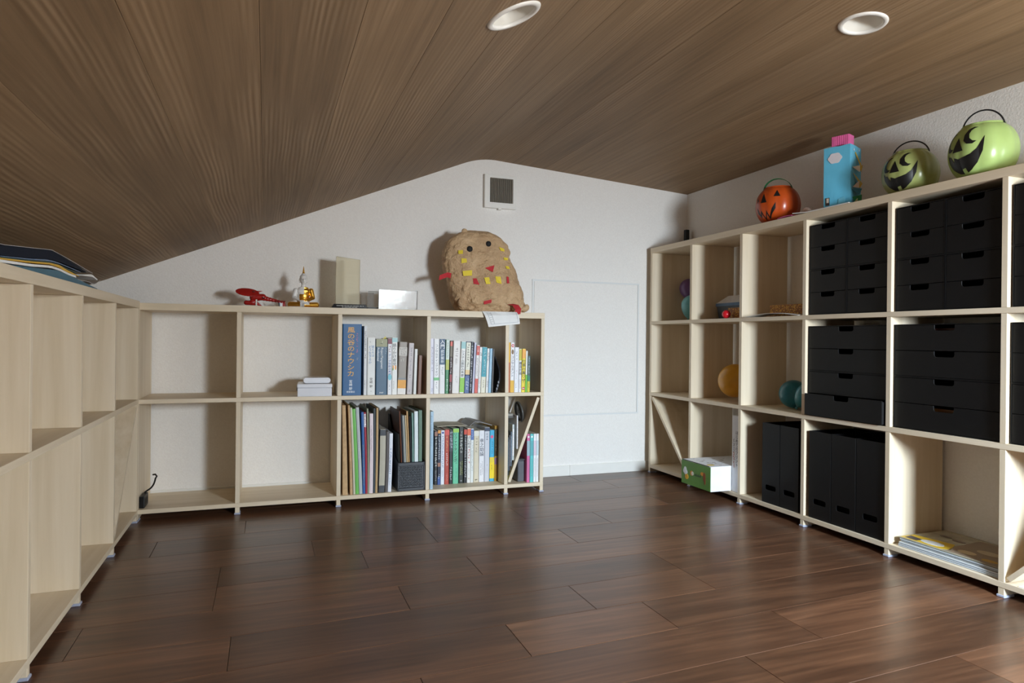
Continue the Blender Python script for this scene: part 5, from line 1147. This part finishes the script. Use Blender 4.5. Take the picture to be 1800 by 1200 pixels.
# tall white picture book / box beside it
t = thing('box_set', 'tall white slipcase with red and black Japanese print behind the toy box', 'book', (1.99, 2.325, RZ[0]))
t_y0, t_y1, t_h, t_x = 2.302, 2.346, 0.327, 1.892
box('slipcase', t_x, t_x + 0.215, t_y0, t_y1, RZ[0] + 0.0004, RZ[0] + t_h, wc, t, 0.0012)
wb_ = world_of(t).translation
text(t, 'はじめてのプリント', (t_x - 0.0006 - wb_.x, (t_y0 + 0.013) - wb_.y, 0.262), 0.0172, col(84, 84, 92), '-X', True)
for q in range(12): pass
bm = bmesh.new(); rnd = random.Random(2)
for q in range(17):
    zz = RZ[0] + 0.222 - q * 0.0072
    for _ in range(3):
        ho = rnd.random() < 0.5; w_ = 0.006 if ho else 0.0012; h_ = 0.0010 if ho else 0.005; oy = rnd.uniform(-0.003, 0.003); oz = rnd.uniform(-0.002, 0.002)
        addbox(bm, t_x - 0.0006, t_x, t_y1 - 0.012 + oy - w_ / 2, t_y1 - 0.012 + oy + w_ / 2, zz + oz, zz + oz + h_, 1 if q > 7 else 0)
from_bm('lettering', bm, [col(130, 120, 130), col(196, 88, 70)], t)

# magazines lying in the fifth bottom cell
GM = 'magazines lying flat in the fifth bottom cell'
zz = RZ[0] + 0.0004; rnd = random.Random(8)
cov = [(196, 204, 212), (150, 160, 168), (206, 206, 200), (170, 178, 190), (140, 150, 146), (210, 208, 204)]
wh_ = ['lowest', 'second from the bottom', 'third from the bottom', 'fourth from the bottom', 'second from the top']
for q in range(5):
    th = 0.0048; dx = rnd.uniform(-0.004, 0.004); y0 = 1.2400 + 0.0; y1 = 1.553 + rnd.uniform(-0.006, 0.0)
    t = thing('magazine', 'thin magazine in the flat pile, ' + wh_[q], 'magazine', (2.0, (y0 + y1) / 2, zz), group=GM)
    box('cover', 1.900 + dx, 2.115 + dx, y0, y1, zz + 0.0003, zz + th, pm('magazine_cover_%d' % q, cov[q], 0.25, 0.1), t, 0.0008)
    box('pages', 1.8992 + dx, 1.91 + dx, y0 + 0.002, y1 - 0.002, zz + 0.0011, zz + th - 0.0008, pm('bluish_pages', (206, 216, 226), 0.6, 0.08, 500), t)
    zz += th + 0.0002
t = thing('magazine', 'picture magazine on top of the pile, yellow framed with round faces and shapes', 'magazine', (2.0, 1.40, zz), group=GM)
box('cover', 1.902, 2.113, 1.2402, 1.553, zz + 0.0003, zz + 0.0042, pm('magazine_top', (176, 170, 150), 0.22, 0.25, 18), t, 0.0008)
zt_ = zz + 0.0043
def mpat(pts, cc, k=1): prism('printed_shape', pts, 2, zt_, zt_ + 0.00025 * k, col(*cc), t)
mpat([(1.905, 1.55), (1.965, 1.55), (1.985, 1.43), (1.925, 1.40), (1.905, 1.42)], (214, 178, 52))
mpat([(1.912, 1.54), (1.945, 1.545), (1.94, 1.50), (1.912, 1.50)], (64, 58, 62), 2)
mpat(disc(1.935, 1.465, 0.020, 0.036), (206, 206, 204), 3)
mpat([(1.905, 1.40), (1.98, 1.42), (2.10, 1.43), (2.10, 1.25), (1.905, 1.25)], (150, 132, 112))
for (x, y, rx, ry, cc) in ((1.945, 1.365, 0.017, 0.026, (214, 196, 160)), (1.995, 1.335, 0.020, 0.034, (196, 180, 150)), (2.03, 1.45, 0.012, 0.02, (120, 104, 90)), (1.93, 1.29, 0.012, 0.022, (200, 160, 60)), (2.04, 1.50, 0.01, 0.018, (110, 98, 88)), (2.05, 1.30, 0.022, 0.02, (170, 160, 140))):
    mpat(disc(x, y, rx, ry), cc, 3)
# white leaflet in the nearest bottom cell
t = thing('leaflet', 'white leaflet with a dark picture in the nearest bottom cell', 'leaflet', (1.95, 1.12, RZ[0]))
box('sheet', 1.885, 2.06, 0.99, 1.185, RZ[0] + 0.0004, RZ[0] + 0.0024, PAPER, t)
box('print', 1.920, 1.960, 1.120, 1.150, RZ[0] + 0.0024, RZ[0] + 0.0028, col(60, 50, 70), t)

# ------------------------------------------------------------------ balloons, tins and small things in the right bookcase
def balloon(label, c_, r_, ln, d, rgb, grp=None, rough=0.3):
    """rubber balloon: pear shape tapering along d to a rolled neck"""
    d = Vector(d).normalized(); q = d.to_track_quat('Z', 'Y').to_matrix()
    t = thing('balloon', label, 'balloon', c_, None, grp)
    prof = []; n = 22
    for k in range(n + 1):
        a = PI * k / n; rr = r_ * math.sin(a); zz = -math.cos(a) * r_
        if zz > 0: tt = zz / r_; rr = r_ * math.sin(a) ** (1 + 0.25 * tt); zz = zz + ln * tt ** 2
        prof.append((max(rr, 0.0035 if k == n else 0.0005), zz))
    prof += [(0.0030, r_ + ln + 0.003), (0.0052, r_ + ln + 0.007), (0.0045, r_ + ln + 0.010)]
    o = lathe('skin', prof, pm('rubber_%d_%d_%d' % rgb, rgb, rough, 0.04), t, 36, local=True); o.matrix_basis = q.to_4x4(); return t
balloon('purple balloon at the back of the far top cell', (2.058, 2.900, RZ[2] + 0.172), 0.050, 0.02, (0.1, -0.3, -1), (104, 72, 118))
balloon('pale teal balloon leaning in front of the purple one', (2.022, 2.828, RZ[2] + 0.082), 0.050, 0.022, (-0.15, 0.2, -1), (110, 176, 182))
balloon('mustard yellow balloon in the second middle cell', (1.992, 2.452, RZ[1] + 0.092), 0.076, 0.004, (0.1, -0.6, -0.75), (216, 158, 44))
balloon('round teal balloon at the back of the third middle cell', (2.015, 2.125, RZ[1] + 0.0585), 0.057, 0.010, (0.2, -0.4, -0.2), (34, 118, 136))
balloon('smaller teal balloon with its neck down beside the upright, third middle cell', (1.985, 2.022, RZ[1] + 0.0650), 0.043, 0.020, (-0.25, 0.55, -0.80), (38, 128, 142))
# lidded tub, speckled boxes, red ball
t = thing('plastic_tub', 'dark tub with a blue rim and pale domed lid in the second top cell', 'tub', (2.04, 2.50, RZ[2]))
bm = bmesh.new()
def frus(bm, cx, cy, z0, z1, a0, b0, a1, b1):
    lo_ = [bm.verts.new((cx + sx * a0, cy + sy * b0, z0)) for sx, sy in ((-1, -1), (1, -1), (1, 1), (-1, 1))]; hi_ = [bm.verts.new((cx + sx * a1, cy + sy * b1, z1)) for sx, sy in ((-1, -1), (1, -1), (1, 1), (-1, 1))]
    bm.faces.new(lo_); bm.faces.new(hi_)
    for k in range(4): bm.faces.new((lo_[k], lo_[(k + 1) % 4], hi_[(k + 1) % 4], hi_[k]))
frus(bm, 2.04, 2.490, RZ[2] + 0.0004, RZ[2] + 0.062, 0.045, 0.085, 0.052, 0.094); from_bm('tub', bm, pm('navy_tub', (22, 34, 52), 0.4), t)
bm = bmesh.new(); frus(bm, 2.04, 2.490, RZ[2] + 0.0622, RZ[2] + 0.076, 0.055, 0.097, 0.055, 0.097); from_bm('rim', bm, pm('blue_rim', (38, 84, 130), 0.3), t)
bm = bmesh.new(); frus(bm, 2.04, 2.490, RZ[2] + 0.0762, RZ[2] + 0.110, 0.054, 0.096, 0.030, 0.040); from_bm('lid', bm, pm('milky_lid', (206, 204, 204), 0.3), t)
def speckle():
    s_ = NT('yellow_brown_speckled_card'); tc = s_.new('ShaderNodeTexCoord'); v = s_.new('ShaderNodeTexVoronoi', i_Scale=150.0); n = s_.new('ShaderNodeTexNoise', i_Scale=60.0, i_Detail=3.0)
    s_.link(tc.outputs['Object'], v.inputs[0]); s_.link(tc.outputs['Object'], n.inputs[0])
    mx = s_.new('ShaderNodeMath', operation='ADD'); s_.link(v.outputs['Distance'], mx.inputs[0]); s_.link(n.outputs['Fac'], mx.inputs[1])
    s_.link(s_.ramp(mx.outputs[0], [(0.56, lin((80, 46, 18))), (0.66, lin((206, 150, 52))), (0.84, lin((236, 188, 76))), (1.0, lin((150, 96, 40)))]), s_.b.inputs['Base Color']); s_.b.inputs['Roughness'].default_value = 0.6
    return s_.m
SPK = speckle()
t = box('speckled_box', 1.930, 2.025, 2.305, 2.432, RZ[2] + 0.0004, RZ[2] + 0.048, SPK, bevel=0.0015); setp(t, None, 'yellow and brown speckled box beside the red ball, second top cell', 'box')
t = box('speckled_box', 1.960, 2.060, 1.985, 2.205, RZ[2] + 0.0004, RZ[2] + 0.050, SPK, bevel=0.0015); setp(t, None, 'long yellow and brown speckled box behind a bent sheet, third top cell', 'box')
bm = bmesh.new(); bmesh.ops.create_uvsphere(bm, u_segments=28, v_segments=18, radius=0.0185, matrix=Matrix.Translation((1.903, 2.408, RZ[2] + 0.0188)))
t = from_bm('red_ball', bm, pm('shiny_red_ball', (206, 30, 42), 0.25, 0.02), smooth=True); setp(t, None, 'small shiny red ball at the front of the second top cell', 'ball')
sheets('paper_sheet', 'bent grey white sheet lying over the shelf edge in front of the long speckled box', 'paper sheet', PAPER,
       lambda x, y: RZ[2] + 0.0008 + 0.013 * max(0, math.sin((y - 1.965) / 0.29 * PI)) * (0.5 + 0.5 * math.cos((x - 1.92) * 16)), 1.874, 1.955, 1.962, 2.255, 0.0008, nx=8, ny=16)

# ------------------------------------------------------------------ on top of the right bookcase
t = box('remote_control', 2.094, 2.116, 2.984, 3.006, RZ[3] + 0.0004, RZ[3] + 0.112, BLACKP, bevel=0.003, seg=2); setp(t, None, 'small black block standing upright in the far corner', 'device')
ZR = RZ[3]
def pumpkin(label, cx_, cy_, rx, hz, rgb, handle_rgb, feats, flat_handle, trans=0.0, face_az=180.0, tilt=0.0, hr=0.05, z0=ZR):
    """trick-or-treat bucket: ribbed open globe with a carved-look printed face turned to the room"""
    t = thing('pumpkin_bucket', label, 'bucket', (cx_, cy_, z0 + 0.0003))
    def R(el, az):           # radius in plan and height for an elevation parameter 0..1
        a = el * PI; rr = rx * (math.sin(a) ** 0.74 if 0 < el < 1 else 0.0)
        rib = 1 - 0.032 * abs(math.sin(5 * (az - math.radians(face_az)))) ** 0.0001 * (1 - abs(math.cos(5 * (az - math.radians(face_az))))) 
        return rr * rib, hz * (0.5 - 0.5 * math.cos(a))
    def P3(el, az, off=0.0):
        r_, zz = R(el, az); return Vector(((r_ + off) * math.cos(az), (r_ + off) * math.sin(az), zz))
    mt_ = pm('bucket_plastic_%d_%d_%d' % rgb, rgb, 0.28, 0.03, Subsurface_Weight=0.0, Transmission_Weight=trans)
    bm = bmesh.new(); ne, na = 30, 100; e0, e1 = 0.13, 0.83; rings = []
    els = [e0 + (e1 - e0) * j / ne for j in range(ne + 1)]
    for el in els: rings.append([bm.verts.new(P3(el, 2 * PI * k / na)) for k in range(na)])
    # rolled rim and inner wall
    top = els[-1]; rings.append([bm.verts.new(P3(top, 2 * PI * k / na, 0.0015) + Vector((0, 0, 0.003))) for k in range(na)])
    rings.append([bm.verts.new(P3(top, 2 * PI * k / na, -0.002) + Vector((0, 0, 0.003))) for k in range(na)])
    for el in reversed(els[2::3]): rings.append([bm.verts.new(P3(el, 2 * PI * k / na, -0.002)) for k in range(na)])
    for A, Bq in zip(rings, rings[1:]):
        for k in range(na): bm.faces.new((A[k], A[(k + 1) % na], Bq[(k + 1) % na], Bq[k]))
    bm.faces.new(rings[0]); bm.faces.new(rings[-1])
    zb_ = P3(e0, 0).z
    bmesh.ops.translate(bm, vec=(0, 0, -zb_), verts=bm.verts[:])
    from_bm('shell', bm, mt_, t, True, True)
    fm = col(14, 14, 14)
    def feat(poly, name):
        """poly in (degrees to the viewer's right, height fraction)"""
        bm = bmesh.new(); vs = [bm.verts.new((a, b, 0)) for a, b in poly]; bm.faces.new(vs)
        bmesh.ops.triangulate(bm, faces=bm.faces[:])
        for _ in range(3): bmesh.ops.subdivide_edges(bm, edges=bm.edges[:], cuts=1, use_grid_fill=True)
        for v in bm.verts:
            az = math.radians(face_az - v.co.x); el = v.co.y; v.co = P3(el, az, 0.0009) + Vector((0, 0, -zb_))
        from_bm(name, bm, fm, t, True, True)
    for nm, poly in feats: feat(poly, nm)
    hz_ = P3(top, 0).z - zb_; rtop = R(top, 0)[0]; pts = []
    # handle plane runs sideways to the face
    ax_ = math.radians(face_az + 90); dirv = Vector((math.cos(ax_), math.sin(ax_), 0)); fw = Vector((math.cos(math.radians(face_az)), math.sin(math.radians(face_az)), 0))
    for k in range(25):
        a = PI * k / 24; pts.append(dirv * (rtop + 0.004) * math.cos(a) + Vector((0, 0, hz_ - 0.012 + (hr + 0.012) * math.sin(a))) + fw * tilt * math.sin(a))
    hm = pm('handle_%d_%d_%d' % handle_rgb, handle_rgb, 0.4)
    if flat_handle:
        bm = bmesh.new(); rows = []
        for i, p in enumerate(pts):
            n_ = (p - Vector((0, 0, hz_ - 0.012))).normalized()
            rows.append([bm.verts.new(p + fw * s_ * 0.006 + n_ * q) for s_, q in ((-1, 0), (1, 0), (1, 0.0018), (-1, 0.0018))])
        for A, Bq in zip(rows, rows[1:]):
            for k in range(4): bm.faces.new((A[k], A[(k + 1) % 4], Bq[(k + 1) % 4], Bq[k]))
        bm.faces.new(rows[0]); bm.faces.new(rows[-1]); from_bm('handle', bm, hm, t, True, True)
    else: tube('handle', pts, 0.0022, hm, t, 8, True)
    for sg in (-1, 1):
        q = dirv * (rtop + 0.004) * sg + Vector((0, 0, hz_ - 0.012)); bm = bmesh.new(); bmesh.ops.create_uvsphere(bm, u_segments=10, v_segments=8, radius=0.0045, matrix=Matrix.Translation(q)); from_bm('handle_knob', bm, hm, t, True, True)
    return t
# faces: degrees around the bucket (towards the viewer's left is +), height 0 bottom .. 1 top
tri = lambda cx, cy, w, h, lean=0: [(cx - w, cy - h), (cx + w, cy - h), (cx + lean, cy + h)]
orange_face = [('eye', [(12, 0.52), (30, 0.52), (25, 0.68)]), ('eye', [(-24, 0.60), (-6, 0.60), (-15, 0.72)]), ('eye', [(40, 0.56), (52, 0.53), (50, 0.63)]),
    ('mouth', (lambda Z: [(a, b + 0.028 + e) for a, b, e in Z] + [(a, b - 0.028 - e) for a, b, e in reversed(Z)])([(50, 0.42, 0.02), (42, 0.37, 0.02), (36, 0.30, 0.0), (30, 0.38, 0.0), (22, 0.235, 0.0), (14, 0.37, 0.0), (6, 0.25, 0.0), (-2, 0.37, 0.015), (-12, 0.46, 0.02)]))]
pumpkin('small orange pumpkin bucket with a green strap handle', 1.970, 2.175, 0.0865, 0.165, (190, 76, 24), (26, 120, 66), orange_face, True, tilt=0.02, hr=0.036, face_az=210)
def grin(o):       # wide smile with three teeth, a triangular nose, crescent winking eyes
    sm = [(x + o, y) for x, y in [(52, 0.50), (43, 0.45), (38, 0.455), (37, 0.39), (30, 0.378), (29, 0.43), (20, 0.405), (5, 0.42), (4, 0.355), (-5, 0.37), (-4, 0.435), (-14, 0.48), (-27, 0.61),
          (-24, 0.45), (-15, 0.33), (-3, 0.255), (7, 0.222), (9, 0.29), (18, 0.28), (19, 0.212), (30, 0.225), (43, 0.31), (51, 0.41)]]
    cr = lambda cx, cy, s_=1: [(cx - s_ * x * 1.35, y * 1.7 + cy) for x, y in [(-10, 0.06), (-4, 0.066), (3, 0.05), (8, 0.01), (8, -0.03), (3, -0.055), (-4, -0.060), (-9, -0.045), (-4, -0.040), (0, -0.02), (1, 0.01), (-1, 0.035), (-5, 0.052)]]
    return [('mouth', sm), ('nose', [(31 + o, 0.485), (9 + o, 0.485), (21 + o, 0.645)]), ('eye', [(x, y) for x, y in cr(-2 + o, 0.64, -1)]), ('eye', [(x, y) for x, y in cr(42 + o, 0.60, -1)])]
pumpkin('glow green pumpkin bucket with a wide grin, beside the blue paper tower', 1.975, 1.585, 0.0830, 0.156, (172, 182, 112), (22, 22, 24), grin(0), False, trans=0.25, tilt=0.0, hr=0.040, face_az=206)
pumpkin('glow green pumpkin bucket with a wide grin, nearest on the tall bookcase', 1.965, 1.345, 0.0870, 0.172, (176, 202, 122), (22, 22, 24), grin(0), False, trans=0.15, tilt=0.012, hr=0.046, face_az=190)

# blue paper tower with pink crown
ang = math.radians(-24); twc = Vector((1.972, 1.855, ZR + 0.0045))
t = thing('paper_tower', 'blue painted carton tower with a pink paper crown and stuck-on scraps', 'paper craft', twc, Matrix.Rotation(math.radians(20), 3, 'Z'))
blue = pm('blue_painted_card', (98, 182, 212), 0.45, 0.05, 20); hw_ = 0.046
bm = bmesh.new(); vs = addbox(bm, -hw_, hw_, -hw_, hw_, 0, 0.222)
bmesh.ops.subdivide_edges(bm, edges=bm.edges[:], cuts=6, use_grid_fill=True)
for v in bm.verts: v.co += Vector((noise.noise(v.co * 20), noise.noise(v.co * 20 + Vector((5, 0, 0))), 0)) * 0.0015; v.co.z = max(0, v.co.z + (0.004 * noise.noise(v.co * 30) if v.co.z > 0.21 else 0))
from_bm('carton', bm, blue, t, True)
def loop_pts(w, d, z0, z1): return None
pink = pm('pink_corrugated_card', (222, 104, 160), 0.6, 0.05)
bm = bmesh.new()
ring = [(-0.020, -0.030), (-0.020, 0.030), (0.020, 0.030), (0.020, -0.030)]
for (a, b) in zip(ring, ring[1:] + ring[:1]):
    d_ = Vector((b[0] - a[0], b[1] - a[1])).normalized() * 0.0; nrm = Vector((-(b[1] - a[1]), b[0] - a[0])).normalized() * 0.0012
    vs = []
    for zz in (0.222, 0.266):
        vs.append([bm.verts.new((p[0] + s_ * nrm.x, p[1] + s_ * nrm.y, zz)) for p in (a, b) for s_ in (0, 1)])
    l, h_ = vs
    for f in ((l[0], l[2], h_[2], h_[0]), (l[1], h_[1], h_[3], l[3]), (h_[0], h_[2], h_[3], h_[1]), (l[0], h_[0], h_[1], l[1]), (l[2], l[3], h_[3], h_[2])): bm.faces.new(f)
from_bm('crown', bm, pink, t, True)
box('crown_lining', 0.0165, 0.0180, -0.030, 0.028, 0.2225, 0.268, col(20, 130, 84), t, local=True)
for q in range(9): box('crown_rib', -0.0222, -0.0205, -0.028 + q * 0.0066, -0.0254 + q * 0.0066, 0.223, 0.2655, pink, t, local=True)
def tpatch(name, pts, cc, th=0.0012): return prism(name, pts, 0, -hw_ - 0.001 - th, -hw_ - 0.001, cc if isinstance(cc, bpy.types.Material) else col(*cc), t, local=True)
tpatch('cloud_sticker', [(0.006 + 0.024 * math.cos(a) * (1 + 0.06 * math.cos(6 * a)), 0.180 + 0.019 * math.sin(a) * (1 + 0.06 * math.cos(6 * a))) for a in [2 * PI * k / 40 for k in range(40)]], (214, 208, 212))
tpatch('window_picture', [(0.024, 0.012), (0.038, 0.012), (0.038, 0.040), (0.024, 0.040)], (60, 52, 48)); tpatch('window_picture', [(0.026, 0.022), (0.034, 0.022), (0.034, 0.038), (0.026, 0.038)], (190, 176, 160), 0.0016)
tpatch('paper_scrap', [(-0.034, 0.004), (-0.004, 0.004), (-0.008, 0.030), (-0.030, 0.036)], (112, 190, 214))
# folded scraps on the side towards the near end (-Y)
def sflag(pts, cc, out=0.012):
    pts = [(x, zz * 1.11, o_) for x, zz, o_ in pts]
    bm = bmesh.new(); a = [bm.verts.new((x, -hw_ - 0.001 - o_ * out, zz)) for x, zz, o_ in pts]; f = bm.faces.new(a)
    r = bmesh.ops.extrude_face_region(bm, geom=[f]); bmesh.ops.translate(bm, vec=(0, -0.0009, 0), verts=[g for g in r['geom'] if isinstance(g, bmesh.types.BMVert)])
    from_bm('paper_scrap', bm, col(*cc), t, True)
sflag([(-0.010, 0.178, 0), (-0.004, 0.180, 0), (0.026, 0.132, 1), (0.018, 0.126, 1)], (190, 160, 50)); sflag([(-0.030, 0.128, 0), (0.004, 0.136, 1), (0.004, 0.114, 1)], (214, 200, 180)); sflag([(0.006, 0.134, 0.6), (0.028, 0.140, 1), (0.014, 0.116, 1)], (196, 160, 40))
sflag([(-0.024, 0.110, 0), (0.022, 0.082, 1), (0.004, 0.074, 1)], (186, 160, 70)); sflag([(-0.026, 0.064, 0), (0.000, 0.086, 1), (-0.002, 0.062, 1)], (214, 190, 170)); sflag([(0.000, 0.090, 0.5), (0.026, 0.080, 1), (0.004, 0.062, 1)], (206, 160, 40))
sflag([(-0.034, 0.056, 0), (0.024, 0.064, 1), (0.000, 0.040, 1)], (44, 120, 140)); sflag([(-0.026, 0.032, 0), (0.022, 0.044, 1), (0.020, 0.010, 1), (-0.010, 0.006, 0.6)], (30, 134, 74)); sflag([(-0.040, 0.002, 0.3), (-0.014, 0.028, 1), (-0.010, 0.018, 1), (-0.030, 0.000, 1)], (206, 206, 150))
for (x, zz) in ((-0.02, 0.182), (0.022, 0.186)): sflag([(x - 0.004, zz, 0.1), (x + 0.004, zz, 0.1), (x, zz + 0.007, 0.1)], (230, 236, 240))
# papers under and beside the tower
sheets('paper_tray', 'white card base under the blue tower, its far end curling up', 'card', PAPER, lambda x, y: ZR + 0.0006 + 0.10 * max(0, y - 1.93) * (1 if x < 1.95 else 0.6), 1.8845, 2.050, 1.745, 2.005, 0.0036, top=ZR)
sheets('paper_strip', 'strip of pink paper beside the orange pumpkin bucket', 'paper strip', pink, lambda x, y: ZR + 0.0006 + 0.005 * abs(math.sin(30 * y)), 1.886, 1.930, 2.012, 2.085, 0.0020, top=ZR)
q = blob('tissue', [((1.935, 1.985, ZR + 0.024), (0.012, 0.016, 0.010)), ((1.930, 1.970, ZR + 0.019), (0.010, 0.012, 0.008))], 0.003, pm('pinkish_tissue', (216, 190, 178), 0.8), None, smooth_it=1)
setp(q, None, 'small crumpled pinkish tissue on the white card base', 'tissue')

# ------------------------------------------------------------------ lettering becomes plain mesh
bpy.context.view_layer.update()
dg = bpy.context.evaluated_depsgraph_get()
fonts = [o for o in bpy.data.objects if o.type == 'FONT']
made = []
for o in fonts:
    me = bpy.data.meshes.new_from_object(o.evaluated_get(dg), depsgraph=dg)
    made.append((o.name, me, o.parent, o.matrix_basis.copy(), o.data.materials[0]))
for o in fonts: bpy.data.objects.remove(o)
for nme, me, par, mb, mt_ in made:
    me.name = 'lettering'; me.materials.clear(); me.materials.append(mt_)
    n_ = bpy.data.objects.new('lettering', me); COL.objects.link(n_); n_.parent = par; n_.matrix_basis = mb
